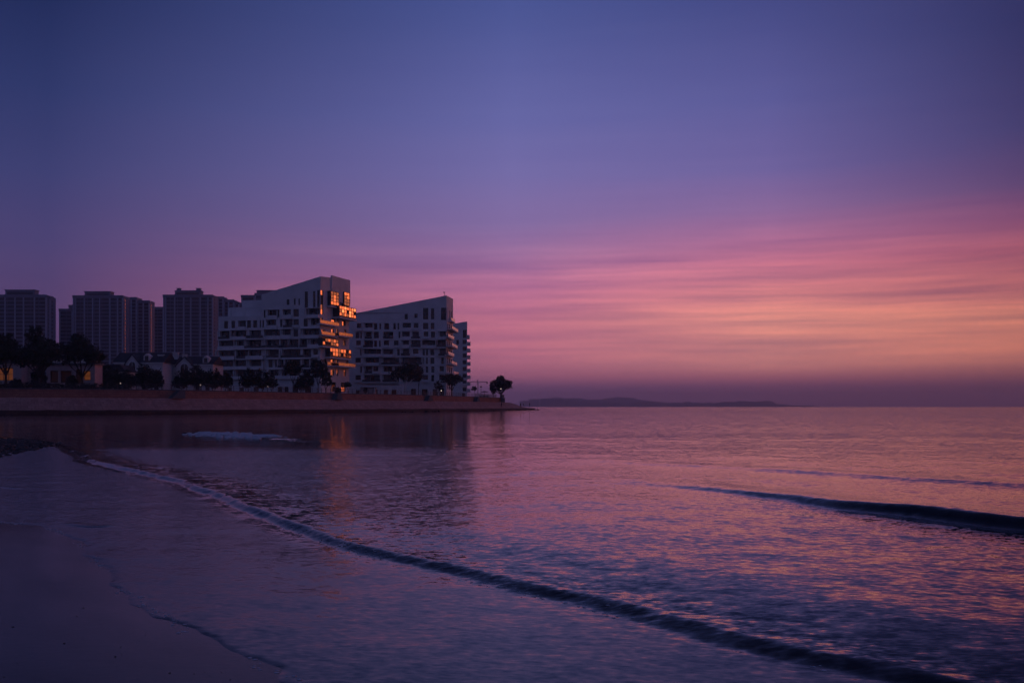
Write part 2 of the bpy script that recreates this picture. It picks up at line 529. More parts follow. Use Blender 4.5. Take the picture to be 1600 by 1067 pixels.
def water_height(X, Y):
    dB, aB = sea_side(X, Y, L_BORE)
    jit = (vnoise(X, Y, 0.6, 5) - 0.5) * 0.16 + (vnoise(X, Y, 4.0, 6) - 0.5) * 0.035 * (1 - smooth01(Y, 8, 13)) + (vnoise(X, Y, 11.0, 24) - 0.5) * 0.018 * (1 - smooth01(Y, 7, 11))
    dB = dB + jit * smooth01(Y, 3, 7)
    ampl = 0.052 + 0.012 * smooth01(X, -6.0, 1.0) + 0.02 * smooth01(X, 0.5, 3.0)
    ampl = ampl * (1 - 0.5 * smooth01(Y, 24, 44)) * (1 - 0.97 * smooth01(Y, 46, 60)) * (0.92 + 0.16 * vnoise(X, Y, 0.7, 19))
    wide = 1 - 0.25 * smooth01(Y, 9, 14) + 0.35 * smooth01(Y, 16, 36)
    ampl = ampl * (1 + 0.55 * smooth01(Y, 9, 14) + 0.25 * smooth01(Y, 16, 34)) * (1 - 0.25 * smooth01(X, 0.0, 3.0))
    front = smooth01(dB / wide, -0.03, 0.20)
    crest = np.exp(-((dB / wide - 0.16) / 0.13) ** 2) * 0.4
    slope = smooth01(dB, 0.05, 1.7)
    z = ampl * (front * 0.70 + crest * 0.12 + slope * (0.1 + 1.0 * smooth01(X, -2.0, 1.5)))
    # lip of the swash where it meets the sand
    dE, _ = sea_side(X, Y, L_SAND)
    dE = dE + (vnoise(X, Y, 2.2, 15) - 0.5) * 0.22 + (vnoise(X, Y, 7.0, 16) - 0.5) * 0.06
    z = z - 0.004 + (0.004 + 0.008 * vnoise(X, Y, 1.7, 17)) * smooth01(dE, -0.05, 0.05)
    for cl in (L_CR1, L_CR2):
        dC, aC = line_dist(X, Y, cl)
        z = z + 0.014 * np.where(dC < 0, np.exp(-(dC / 0.05) ** 2), np.exp(-(dC / 0.16) ** 2)) * smooth01(aC, 0.02, 0.3) * (1 - smooth01(aC, 0.7, 0.98))
    # the steeper little wave coming in on the right
    dW, aW = line_dist(X, Y, L_WAVE)
    dW = dW + (vnoise(X, Y, 0.9, 8) - 0.5) * 0.12
    hW = 0.16 * (0.88 + 0.24 * vnoise(X, Y, 0.6, 21)) * smooth01(X, 1.8, 6.6) * (1 - smooth01(X, 14, 30))
    prof = np.where(dW < 0, np.exp(-(dW / 0.17) ** 2), np.exp(-(dW / 0.75) ** 2))
    z = z + hW * prof + hW * 0.10 * np.exp(-((dW + 0.55) / 0.16) ** 2) * vnoise(X, Y, 2.2, 22) + hW * 0.10 * np.exp(-((dW + 0.1) / 0.3) ** 2) * (vnoise(X, Y, 6.0, 23) - 0.5)
    dS, _ = line_dist(X, Y, L_SWELL)
    dS = dS + (vnoise(X, Y, 0.5, 9) - 0.5) * 0.5
    z = z + 0.040 * smooth01(X, 0.5, 6) * np.where(dS < 0, np.exp(-(dS / 0.4) ** 2), np.exp(-(dS / 0.9) ** 2)) * (0.5 + 0.7 * vnoise(X, Y, 0.7, 10))
    dS2, a2 = line_dist(X, Y, L_SWB)
    z = z + 0.002 * np.exp(-(dS2 / 0.5) ** 2) * smooth01(a2, 0.0, 0.15) * (1 - smooth01(a2, 0.85, 1.0))
    dK, aK = line_dist(X, Y, L_BRK)
    z = z + 0.06 * (0.2 + vnoise(X, Y, 1.2, 18)) * np.where(dK < 0, np.exp(-(dK / 0.35) ** 2), np.exp(-(dK / 1.2) ** 2)) * smooth01(aK, 0.02, 0.3) * (1 - smooth01(aK, 0.8, 0.99))
    # low swells and chop in open water
    far = smooth01(dB, 0.5, 4.0)
    for lam, ang, am, sd in ((2.6, 62, 0.0016, 1), (1.5, 48, 0.0012, 2), (4.3, 70, 0.003, 3), (0.8, 58, 0.0008, 4)):
        ca, sa_ = math.cos(math.radians(ang)), math.sin(math.radians(ang))
        ph = (X * ca + Y * sa_) * 2 * math.pi / lam + vnoise(X, Y, 0.35 / lam ** 0.5, 20 + sd) * 7.0
        z = z + am * far * np.sin(ph) * vnoise(X, Y, 0.22, 30 + sd) * np.exp(-Y / 160)
    # fine chop close to the bore front
    z = z + (vnoise(X, Y, 9.0, 12) - 0.5) * 0.006 * np.exp(-((dB - 0.15) / 0.3) ** 2) * (1 - smooth01(Y, 7, 11))
    z = z + (vnoise(X, Y, 0.8, 14) - 0.5) * 0.0015
    return z, dB


# ------------------------------------------------------------------ beach: one sheet from behind the viewer to under the water
def make_sand_mat():
    m = bpy.data.materials.new('wet_sand')
    m.use_nodes = True
    t = NT(m.node_tree)
    b = t.new('ShaderNodeBsdfPrincipled')
    o = t.new('ShaderNodeOutputMaterial')
    t.link(b.outputs[0], o.inputs[0])
    geo = t.new('ShaderNodeNewGeometry')
    pos = geo.outputs['Position']
    n = t.noise(pos, 0.7, 5.0, 0.6)
    n2 = t.noise(pos, 160.0, 2.0, 0.6)
    col = t.mix(t.maprange(n, 0.35, 0.65), (0.020, 0.017, 0.017), (0.034, 0.029, 0.027))
    col = t.mix(t.maprange(n2, 0.35, 0.7), col, (0.04, 0.034, 0.032))
    t.link(col, b.inputs['Base Color'])
    z = t.sep(pos)[2]
    rough = t.maprange(t.math('ADD', z, t.math('MULTIPLY', t.math('SUBTRACT', n, 0.5), 0.12)), 0.0, 0.4, 0.10, 0.5)
    px_, py_, _z = t.sep(pos)
    al = t.math('ADD', t.math('MULTIPLY', px_, 0.75), t.math('MULTIPLY', py_, 0.66))
    ac = t.math('SUBTRACT', t.math('MULTIPLY', py_, 0.75), t.math('MULTIPLY', px_, 0.66))
    wetn = t.noise(t.comb(t.math('MULTIPLY', al, 1.3), t.math('MULTIPLY', ac, 0.35), 0.0), 1.0, 5.0, 0.6)
    rough = t.math('ADD', rough, t.maprange(wetn, 0.35, 0.7, -0.03, 0.09))
    t.link(rough, b.inputs['Roughness'])
    bn = t.new('ShaderNodeBump')
    bn.inputs['Distance'].default_value = 0.0025
    bn.inputs['Strength'].default_value = 0.6
    h = t.math('ADD', t.noise(pos, 14.0, 4.0, 0.6), t.math('MULTIPLY', n2, 0.25))
    t.link(h, bn.inputs['Height'])
    t.link(bn.outputs[0], b.inputs['Normal'])
    b.inputs['IOR'].default_value = 1.2
    return m


M['sand'] = make_sand_mat()


def graded(vals):
    out = []
    for a, b, st in vals:
        out += list(np.arange(a, b, st))
    return np.array(out + [vals[-1][1]])


gx = graded([(-330, -60, 10), (-60, -30, 1.0), (-30, -12, 0.35), (-12, 6, 0.14), (6, 20, 0.7), (20, 150, 10)])
gy = graded([(-150, -10, 8), (-10, 3, 0.8), (3, 20, 0.14), (20, 60, 0.35), (60, 180, 3.0)])
XX, YY = np.meshgrid(gx, gy)
ZZ = sand_height(XX, YY)


def grid_quads(r, c_):
    i = np.arange(r * c_).reshape(r, c_)
    return np.stack([i[:-1, :-1], i[:-1, 1:], i[1:, 1:], i[1:, :-1]], -1).reshape(-1, 4)


me = np_mesh('beach', np.stack([XX, YY, ZZ], -1).reshape(-1, 3), grid_quads(*XX.shape), M['sand'])
beach = link_mesh('beach', me)
tag(beach, kind='structure')

# ------------------------------------------------------------------ water
def make_water_mat():
    m = bpy.data.materials.new('sea_water')
    m.use_nodes = True
    t = NT(m.node_tree)
    b = t.new('ShaderNodeBsdfPrincipled')
    o = t.new('ShaderNodeOutputMaterial')
    t.link(b.outputs[0], o.inputs[0])
    geo = t.new('ShaderNodeNewGeometry')
    pos = geo.outputs['Position']
    px_, py_, pz_ = t.sep(pos)
    rip = t.new('ShaderNodeAttribute', attribute_name='ripple').outputs['Fac']
    fine = t.new('ShaderNodeAttribute', attribute_name='fine').outputs['Fac']
    sh = t.new('ShaderNodeAttribute', attribute_name='shallow').outputs['Fac']
    # ripples given as surface slopes, crests a little longer across than along
    ang = math.radians(-12)
    u = t.math('ADD', t.math('MULTIPLY', px_, math.cos(ang)), t.math('MULTIPLY', py_, math.sin(ang)))
    v = t.math('SUBTRACT', t.math('MULTIPLY', py_, math.cos(ang)), t.math('MULTIPLY', px_, math.sin(ang)))
    uv = t.comb(t.math('MULTIPLY', u, 0.55), v, 0.0)
    tot = None
    for sc, wt, use in ((0.55, 0.25, rip), (1.7, 0.45, rip), (5.0, 1.1, rip), (13.0, 0.9, fine), (32.0, 0.8, fine)):
        cn = t.noise(uv, sc, 1.0, 0.5, out=1)
        s = t.vmath('SUBTRACT', cn, (0.5, 0.5, 0.5))
        k = t.math('MULTIPLY', use, wt)
        nd = t.new('ShaderNodeVectorMath', operation='SCALE')
        t.link(s, nd.inputs[0])
        t.link(k, nd.inputs['Scale'])
        tot = nd.outputs[0] if tot is None else t.vmath('ADD', tot, nd.outputs[0])
    # patches of calmer and more ruffled water
    patch = t.noise(t.comb(t.math('MULTIPLY', px_, 0.02), t.math('MULTIPLY', py_, 0.045), 0.0), 1.0, 3.0, 0.55)
    nd = t.new('ShaderNodeVectorMath', operation='SCALE')
    t.link(tot, nd.inputs[0])
    t.link(t.maprange(patch, 0.3, 0.7, 0.75, 1.2), nd.inputs['Scale'])
    tot = t.vmath('MULTIPLY', nd.outputs[0], (1.0, 1.0, 0.0))
    nrm = t.vmath('NORMALIZE', t.vmath('ADD', geo.outputs['Normal'], tot))
    t.link(nrm, b.inputs['Normal'])
    col = t.mix(sh, (0.006, 0.009, 0.016), (0.020, 0.018, 0.020))
    t.link(col, b.inputs['Base Color'])
    t.link(t.new('ShaderNodeAttribute', attribute_name='capillary').outputs['Fac'], b.inputs['Roughness'])
    b.inputs['IOR'].default_value = 1.333
    return m


M['water'] = make_water_mat()
rows = [2.4]
while rows[-1] < 90:
    rows.append(rows[-1] * (1.0038 if rows[-1] < 48 else 1.007))
while rows[-1] < 8000:
    rows.append(rows[-1] * 1.05)
rows = np.array(rows)
cols = np.concatenate([np.linspace(-1.6, -0.57, 40), np.linspace(-0.565, 0.565, 440), np.linspace(0.57, 1.6, 40)])
TT, RR = np.meshgrid(cols, rows)
# beyond the bay the sheet narrows so that it stays inside the haze
lim = np.where(RR > 2000, np.clip(1.6 - (RR - 2000) / 6000 * 0.85, 0.75, 1.6), 1.6)
WX, WY = np.clip(TT, -lim, lim) * RR, RR
WZ, DB = water_height(WX, WY)
DS, _ = sea_side(WX, WY, L_SAND)
me = np_mesh('sea', np.stack([WX, WY, WZ], -1).reshape(-1, 3), grid_quads(*WX.shape), M['water'])
film = 1 - smooth01(DB, -0.2, 0.6)
left = (1 - smooth01(WX, -6, 2.5)) * (1 - smooth01(WY, 33, 40)) * (1 - film)
near = 1 - smooth01(WY, 12, 60)
ripple = 0.075 + 0.035 * smooth01(WX + WY * 0.02, 0, 12) * smooth01(WY, 10, 60) - 0.025 * near - 0.02 * left - 0.03 * film
ripple = ripple + 0.10 * np.exp(-((DB - 0.45) / 0.7) ** 2) * (1 - smooth01(WY, 20, 40))
fine_a = 0.10 + 0.02 * smooth01(WX, 0, 30) + 0.085 * near + 0.20 * left * smooth01(DB, 0.4, 1.2) - 0.06 * film + 0.22 * np.exp(-((DB - 0.25) / 0.3) ** 2) * (1 - smooth01(WY, 8, 14))
capil = 0.035 + 0.17 * left * smooth01(DB, 0.6, 1.5) + 0.17 * (1 - smooth01(DB, -0.4, -0.06)) * (1 - smooth01(WX, -4, 1.5)) + 0.03 * smooth01(WY, 150, 600)
for nm, arr in (('capillary', capil), ('ripple', np.clip(ripple, 0.02, 1)), ('fine', np.clip(fine_a, 0.03, 1.2)), ('shallow', np.clip(1 - DS / 7.0, 0, 1))):
    at = me.attributes.new(nm, 'FLOAT', 'POINT')
    at.data.foreach_set('value', arr.astype(np.float32).ravel())
sea = link_mesh('sea', me)
tag(sea, kind='structure')

# ------------------------------------------------------------------ sea wall with its sloped stone apron
WATERLINE = [(-300, 148), (-200, 163), (-130, 179)] + [((p - 800) / F * Y, Y) for p, Y in
             ((0, 187), (130, 195), (250, 205), (340, 217), (420, 232), (544, 262), (660, 296), (736, 340), (775, 375), (800, 402), (815, 424), (828, 442), (837, 452))] + [
             (10.6, 462), (6, 474), (-4, 492), (-25, 520), (-60, 580)]
WL = catmull(WATERLINE, 8)


def offset_line(line, d):
    t = np.gradient(line, axis=0)
    t /= np.linalg.norm(t, axis=1)[:, None]
    nrm = np.stack([-t[:, 1], t[:, 0]], 1)      # left of the direction of travel: landward
    return line + nrm * (d[:, None] if isinstance(d, np.ndarray) else d)


def stone_mat(name, c1, c2, mortar, bw, bh, stain):
    m = bpy.data.materials.new(name)
    m.use_nodes = True
    t = NT(m.node_tree)
    b = t.new('ShaderNodeBsdfPrincipled')
    o = t.new('ShaderNodeOutputMaterial')
    t.link(b.outputs[0], o.inputs[0])
    uvn = t.new('ShaderNodeUVMap')
    uvn.uv_map = 'UVMap'
    br = t.new('ShaderNodeTexBrick')
    t.link(uvn.outputs[0], br.inputs['Vector'])
    br.inputs['Color1'].default_value = (*c1, 1)
    br.inputs['Color2'].default_value = (*c2, 1)
    br.inputs['Mortar'].default_value = (*mortar, 1)
    br.inputs['Scale'].default_value = 1.0
    br.inputs['Mortar Size'].default_value = 0.035
    br.inputs['Brick Width'].default_value = bw
    br.inputs['Row Height'].default_value = bh
    n = t.noise(uvn.outputs[0], 0.35, 6.0, 0.65)
    sx, sy, _ = t.sep(uvn.outputs[0])
    streak = t.noise(t.comb(t.math('MULTIPLY', sx, 1.1), t.math('MULTIPLY', sy, 0.15), 0), 1.0, 4.0, 0.6)
    col = t.mix(t.maprange(n, 0.35, 0.7), br.outputs[0], stain, 'MIX')
    col = t.mix(0.55, br.outputs[0], col)
    col = t.mix(t.maprange(streak, 0.45, 0.7, 0.0, 0.55), col, tuple(v * 0.45 for v in c1))
    t.link(col, b.inputs['Base Color'])
    b.inputs['Roughness'].default_value = 0.85
    b.inputs['Specular IOR Level'].default_value = 0.25
    bn = t.new('ShaderNodeBump')
    bn.inputs['Distance'].default_value = 0.06
    bn.inputs['Strength'].default_value = 0.8
    t.link(t.math('ADD', t.math('MULTIPLY', br.outputs[1], -0.6), t.noise(uvn.outputs[0], 3.0, 4.0, 0.6)), bn.inputs['Height'])
    t.link(bn.outputs[0], b.inputs['Normal'])
    return m


M['stone_up'] = stone_mat('red_wall_stone', (0.46, 0.22, 0.16), (0.32, 0.145, 0.105), (0.18, 0.10, 0.08), 1.2, 0.5, (0.25, 0.11, 0.085))
M['stone_low'] = stone_mat('apron_stone', (0.52, 0.30, 0.245), (0.36, 0.195, 0.16), (0.18, 0.11, 0.095), 1.3, 0.62, (0.24, 0.14, 0.125))
M['stone_wet'] = stone_mat('wet_toe_stone', (0.13, 0.065, 0.05), (0.08, 0.045, 0.038), (0.03, 0.02, 0.018), 1.2, 0.5, (0.06, 0.034, 0.03))


def loft(name, rails, m, parent, jitter=0.0):
    """a sheet through several rails (each n x 3), with its length and girth as UV"""
    R_ = np.stack(rails, 1)                        # n, k, 3
    n, k, _ = R_.shape
    if jitter:
        R_[:, 1:-1] += rng.normal(0, jitter, (n, k - 2, 3)) if k > 2 else 0
    V = R_.reshape(-1, 3)
    Q = grid_quads(n, k)
    me_ = np_mesh(name, V, Q, m, smooth=False)
    s = np.concatenate([[0], np.cumsum(np.linalg.norm(np.diff(R_[:, 0, :2], axis=0), axis=1))])
    g = np.concatenate([np.zeros((n, 1)), np.cumsum(np.linalg.norm(np.diff(R_, axis=1), axis=2), axis=1)], 1)
    UV = np.stack([np.repeat(s[:, None], k, 1), g], -1).reshape(-1, 2)
    uvl = me_.uv_layers.new(name='UVMap')
    uvl.data.foreach_set('uv', UV[Q.ravel()].astype(np.float32).ravel())
    o = link_mesh(name, me_, parent)
    return o


def rail3(line, z):
    z = z if isinstance(z, np.ndarray) else np.full(len(line), z)
    return np.column_stack([line, z])


ZT = 5.1
wall = empty('sea_wall', (0, 0, 0))
tag(wall, 'long red stone sea wall with sloped apron running out to the point', 'sea wall')
iend = int(np.argmin(np.hypot(WL[:, 0] - 0.6, WL[:, 1] - 402)))          # where the high wall ends
idx = np.arange(len(WL))
fall = smooth01(idx.astype(float), iend + 1, iend + 24)
LED = 3.3 - 2.35 * fall                                                   # the ledge drops to the rocks of the point
toe_z = 0.85 - 0.1 * fall
L0 = WL
L1 = offset_line(WL, 0.35)
L2 = offset_line(WL, 0.9)
L3 = offset_line(WL, 3.6)
L4 = offset_line(WL, 5.2)
loft('wet_toe', [rail3(L0, -1.0), rail3(offset_line(WL, 0.1), 0.3), rail3(L1, toe_z), rail3(L2, toe_z + 0.05)], M['stone_wet'], wall, 0.07)
loft('stone_apron', [rail3(L2, toe_z + 0.04), rail3(offset_line(WL, 1.8), toe_z + (LED - toe_z) * 0.33), rail3(offset_line(WL, 2.7), toe_z + (LED - toe_z) * 0.67),
                     rail3(L3, LED), rail3(L4, LED + 0.03)], M['stone_low'], wall, 0.03)
UP = offset_line(WL, 4.5)[:iend + 1]
UP = np.vstack([UP, UP[-1] + [0.6, 2.5], UP[-1] + [-0.5, 7], UP[-1] + [-6, 20], UP[-1] + [-16, 45], UP[-1] + [-40, 120]])
UPi = offset_line(UP, 0.25)
loft('upper_wall', [rail3(UP, 2.6), rail3(offset_line(UP, 0.12), 4.0), rail3(UPi, ZT)], M['stone_up'], wall)
loft('coping', [rail3(offset_line(UP, 0.13), ZT - 0.12), rail3(offset_line(UP, 0.13), ZT + 0.1), rail3(offset_line(UP, 0.75), ZT + 0.1), rail3(offset_line(UP, 0.75), ZT - 0.2)], M['concrete'], wall)

# land behind the wall
from mathutils.geometry import tessellate_polygon
land = [tuple(p) for p in offset_line(UP, 0.5)] + [(-60, 1600), (-2200, 1600), (-2200, 100), (-300, 120)]
V = [(x, y, ZT - 0.02) for x, y in land]
tri = tessellate_polygon([[Vector(v) for v in V]])
me = bpy.data.meshes.new('ground')
me.from_pydata(V, [], [tuple(t) for t in tri])
me.materials.append(M['soil'])
ground = link_mesh('ground', me)
tag(ground, kind='structure')
prom = loft('promenade', [rail3(offset_line(UP, 0.76)[:-1], ZT + 0.012), rail3(offset_line(UP, 5.5)[:-1], ZT + 0.012)], M['paving'], None)
tag(prom, kind='structure')

UPs = np.concatenate([[0], np.cumsum(np.linalg.norm(np.diff(UP, axis=0), axis=1))])


def on_wall(px, inset=0.4):
    """the point on the wall top seen in photo column px, and the direction of the wall there"""
    ln = offset_line(UP, inset)
    c_ = ln[:, 0] / ln[:, 1] * F + 800
    for i in range(len(ln) - 1):
        if (c_[i] - px) * (c_[i + 1] - px) <= 0:
            t = (px - c_[i]) / (c_[i + 1] - c_[i] + 1e-9)
            d = ln[i + 1] - ln[i]
            return ln[i] + d * t, d / np.linalg.norm(d)
    return ln[iend], np.array((0.0, 1.0))


# stairs against the wall, from the promenade down to the ledge
def stairway(px, left, right):
    p, d = on_wall(px, 0.0)
    mb = MB()
    H = ZT - 3.33
    n = 9
    # local x runs along the wall, y points to the sea
    for i in range(n):
        z1 = H * (1 - i / n)
        if right > 0:
            mb.box(0.6 + right * i / n, 0.6 + right * (i + 1) / n, 0.0, 1.5, 0, z1)
        if left > 0:
            mb.box(-0.6 - left * (i + 1) / n, -0.6 - left * i / n, 0.0, 1.5, 0, z1)
    mb.box(-0.598, 0.598, 0.0, 1.5, 0, H)
    o = mb.build('stairway', M['concrete'], wall, loc=(p[0], p[1], 3.33), rz=math.atan2(d[1], d[0]) - math.pi)
    return o


for a in ((279, 0, 2.0), (523, 1.0, 0.8), (666, 1.6, 1.4), (742, 1.2, 1.8), (786, 0.6, 2.2)):
    stairway(*a)

# fallen stones round the foot of the point
mb = MB()
for k in range(150):
    i = int(rng.integers(iend - 30, iend + 40))
    i = min(i, len(WL) - 1)
    p = offset_line(WL, float(rng.uniform(-1.6, 1.6)))[i] + rng.normal(0, 0.5, 2)
    r = float(rng.uniform(0.15, 0.45))
    mb.blob((p[0], p[1], rng.uniform(-0.1, 0.25)), r * rng.uniform(0.8, 1.6), r * rng.uniform(0.8, 1.4), r * 0.7, 6, 4)
o = mb.build('fallen_stones', M['stone_wet'], wall)
tag(o, kind='stuff')


# ------------------------------------------------------------------ apartment blocks with sloping parapets
def share(me_, name, parent, loc, rz=None):
    return link_mesh(name, me_, parent, loc, rz)


END_GLASS = [M['glint']] * 5 + [M['glint_lo']] * 3 + [M['dark_pane']] * 3  # brighter and darker pane colours scatter the glints


class Block:
    """local frame: x along the long front (the near corner at 0, the front runs to -x), y into the depth, z up; the end face is x = 0"""
    def __init__(self, px, Y, theta, z0=ZT):
        self.o = np.array(((px - 800) / F * Y, Y))
        self.th = math.radians(theta)
        c_, s_ = math.cos(self.th), math.sin(self.th)
        self.ux = np.array((c_, -s_))
        self.uy = np.array((s_, c_))
        self.z0 = z0

    def ray(self, px):
        return np.array(((px - 800) / F, 1.0))

    def front(self, px, py=None, off=0.0):
        """local x (and height) on the plane y = off"""
        r = self.ray(px)
        q = self.o + self.uy * off
        t = (q @ self.uy) / (r @ self.uy)
        p = r * t
        x = (p - self.o) @ self.ux
        return x if py is None else (x, HC + (HZ - py) / F * p[1] - self.z0)

    def end(self, px, py=None, off=0.0):
        r = self.ray(px)
        q = self.o + self.ux * off
        t = (q @ self.ux) / (r @ self.ux)
        p = r * t
        y = (p - self.o) @ self.uy
        return y if py is None else (y, HC + (HZ - py) / F * p[1] - self.z0)


def holed_wall(mb, a0, a1, z0, z1, holes, depth, put):
    """a wall sheet with rectangular openings and their reveals; put(a, d, z) -> point, d = depth behind the face"""
    holes = [(max(a0, h[0]), min(a1, h[1]), max(z0, h[2]), min(z1, h[3])) for h in holes]
    As = sorted({round(v, 4) for h in holes for v in h[:2]} | {round(a0, 4), round(a1, 4)})
    Zs = sorted({round(v, 4) for h in holes for v in h[2:]} | {round(z0, 4), round(z1, 4)})

    def inside(a, z):
        return any(h[0] < a < h[1] and h[2] < z < h[3] for h in holes)
    for j in range(len(Zs) - 1):
        zm = (Zs[j] + Zs[j + 1]) / 2
        run = None
        for i in range(len(As)):
            solid = i < len(As) - 1 and not inside((As[i] + As[i + 1]) / 2, zm)
            if solid and run is None:
                run = As[i]
            if not solid and run is not None:
                mb.quad(put(run, 0, Zs[j]), put(As[i], 0, Zs[j]), put(As[i], 0, Zs[j + 1]), put(run, 0, Zs[j + 1]))
                run = None
    for h in holes:
        d = depth(h)
        p = [put(h[0], 0, h[2]), put(h[1], 0, h[2]), put(h[1], 0, h[3]), put(h[0], 0, h[3])]
        q = [put(h[0], d, h[2]), put(h[1], d, h[2]), put(h[1], d, h[3]), put(h[0], d, h[3])]
        for i in range(4):
            j = (i + 1) % 4
            mb.quad(p[i], p[j], q[j], q[i])


FR_CACHE = {}


def window(parent, put_loc, rz, wd, ht, nx, nz, glass, depth=0.07, bar=0.07):
    """a framed window standing in the local x-z plane, its outside towards -y; frame with its panes as sub-parts"""
    key = (round(wd, 2), round(ht, 2), nx, nz)
    if key not in FR_CACHE:
        mb = MB()
        b = bar
        mb.box(-wd / 2, wd / 2, 0, depth, 0, b).box(-wd / 2, wd / 2, 0, depth, ht - b, ht)
        mb.box(-wd / 2, -wd / 2 + b, 0, depth, b, ht - b).box(wd / 2 - b, wd / 2, 0, depth, b, ht - b)
        for i in range(1, nx):
            x = -wd / 2 + wd * i / nx
            mb.box(x - b / 2, x + b / 2, 0.005, depth, b, ht - b)
        for i in range(1, nz):
            z = ht * i / nz
            mb.box(-wd / 2 + b, wd / 2 - b, 0.01, depth, z - b / 2, z + b / 2)
        fr = mb.mesh('window', M['frame'])
        pw, ph = wd / nx - b, ht / nz - b
        FR_CACHE[key] = (fr, MB().box(-pw / 2, pw / 2, depth * 0.5, depth * 0.5 + 0.02, -ph / 2, ph / 2).mesh('pane', None))
    fr, pm = FR_CACHE[key]
    o = share(fr, 'window', parent, put_loc, rz)
    for i in range(nx):
        for j in range(nz):
            gm = random.choice(glass) if isinstance(glass, list) else glass(i, j) if callable(glass) else glass
            kk = key + (gm.name,)
            if kk not in FR_CACHE:
                c_ = pm.copy()
                c_.materials.clear()
                c_.materials.append(gm)
                FR_CACHE[kk] = c_
            share(FR_CACHE[kk], 'pane', o, (-wd / 2 + wd * (i + 0.5) / nx, 0, ht * (j + 0.5) / nz),
                  None).rotation_euler = (random.gauss(0, 0.004), 0, random.gauss(0, 0.008))
    return o


def balcony(parent, x0, x1, proj, z, h, rz_side, rail=None, m=None):
    """solid-fronted balcony box on the front (rz_side 0: towards -y) or on the end face (1: towards +x)"""
    m = m or M['render']
    wd = x1 - x0
    mb = MB()
    mb.box(-wd / 2, wd / 2, -proj, -0.003, -0.28, 0)
    t = 0.14
    if rail is None:
        mb.box(-wd / 2, wd / 2, -proj, -proj + t, 0.001, h)
        mb.box(-wd / 2, -wd / 2 + t, -proj + t, -0.003, 0.001, h).box(wd / 2 - t, wd / 2, -proj + t, -0.003, 0.001, h)
    else:
        mb.box(-wd / 2, wd / 2, -proj, -proj + t, 0.001, 0.12)
    xm = (x0 + x1) / 2
    loc = (xm, 0, z) if rz_side == 0 else (0, xm, z)
    o = mb.build('balcony', m, parent, loc=loc, rz=0 if rz_side == 0 else math.pi / 2)
    if rail is not None:
        n = max(1, int(round(wd / 1.5)))
        for i in range(n):
            a = -wd / 2 + wd * i / n
            pm = MB().box(a + 0.04, a + wd / n - 0.04, -proj + 0.05, -proj + 0.08, 0.16, h)
            pm.build('rail_panel', rail, o)
        MB().box(-wd / 2, wd / 2, -proj + 0.03, -proj + 0.10, h + 0.001, h + 0.06).build('handrail', M['frame'], o)
    return o


def front_rows(B, root, rows_, xl, xr, ztop_fn, z_first, pitch, win_h, base_holes, extra, deep=1.3):
    """openings of the long front: rows_ = list of lists of photo column pairs, top row first"""
    holes = []
    items = []
    for k, row in enumerate(rows_):
        ztop = z_first - pitch * k
        for seg in row:
            a, b = B.front(seg[0]), B.front(seg[1])
            gr = min(0.3, 0.07 * (b - a) + 0.06)
            a, b = max(a - gr, xl + 0.25), min(b + gr, xr - 0.25)
            wide = (b - a) > 2.0
            zb = ztop - (win_h + (0.25 if wide else 0.0))
            holes.append((a, b, zb, ztop))
            items.append((a, b, zb, ztop, wide, k))
    for i in range(len(items)):
        for j in range(len(items)):
            if i != j and items[i][5] == items[j][5] and items[i][0] < items[j][0] < items[i][1] + 0.14:
                mid_ = (items[i][1] + items[j][0]) / 2
                items[i] = (items[i][0], mid_ - 0.07, *items[i][2:])
                items[j] = (mid_ + 0.07, *items[j][1:])
    holes[:] = [q[:4] for q in items]
    for (p0, p1, y0, y1) in extra:
        a, zt = B.front(p0, y0)
        b, zb = B.front(p1, y1)
        holes.append((a, b, zb, zt))
        items.append((a, b, zb, zt, False, -1))
    for (p0, p1, zb, zt) in base_holes:
        a, b = B.front(p0), B.front(p1)
        holes.append((a, b, zb, zt))
        items.append((a, b, zb, zt, False, 99))
    return holes, items


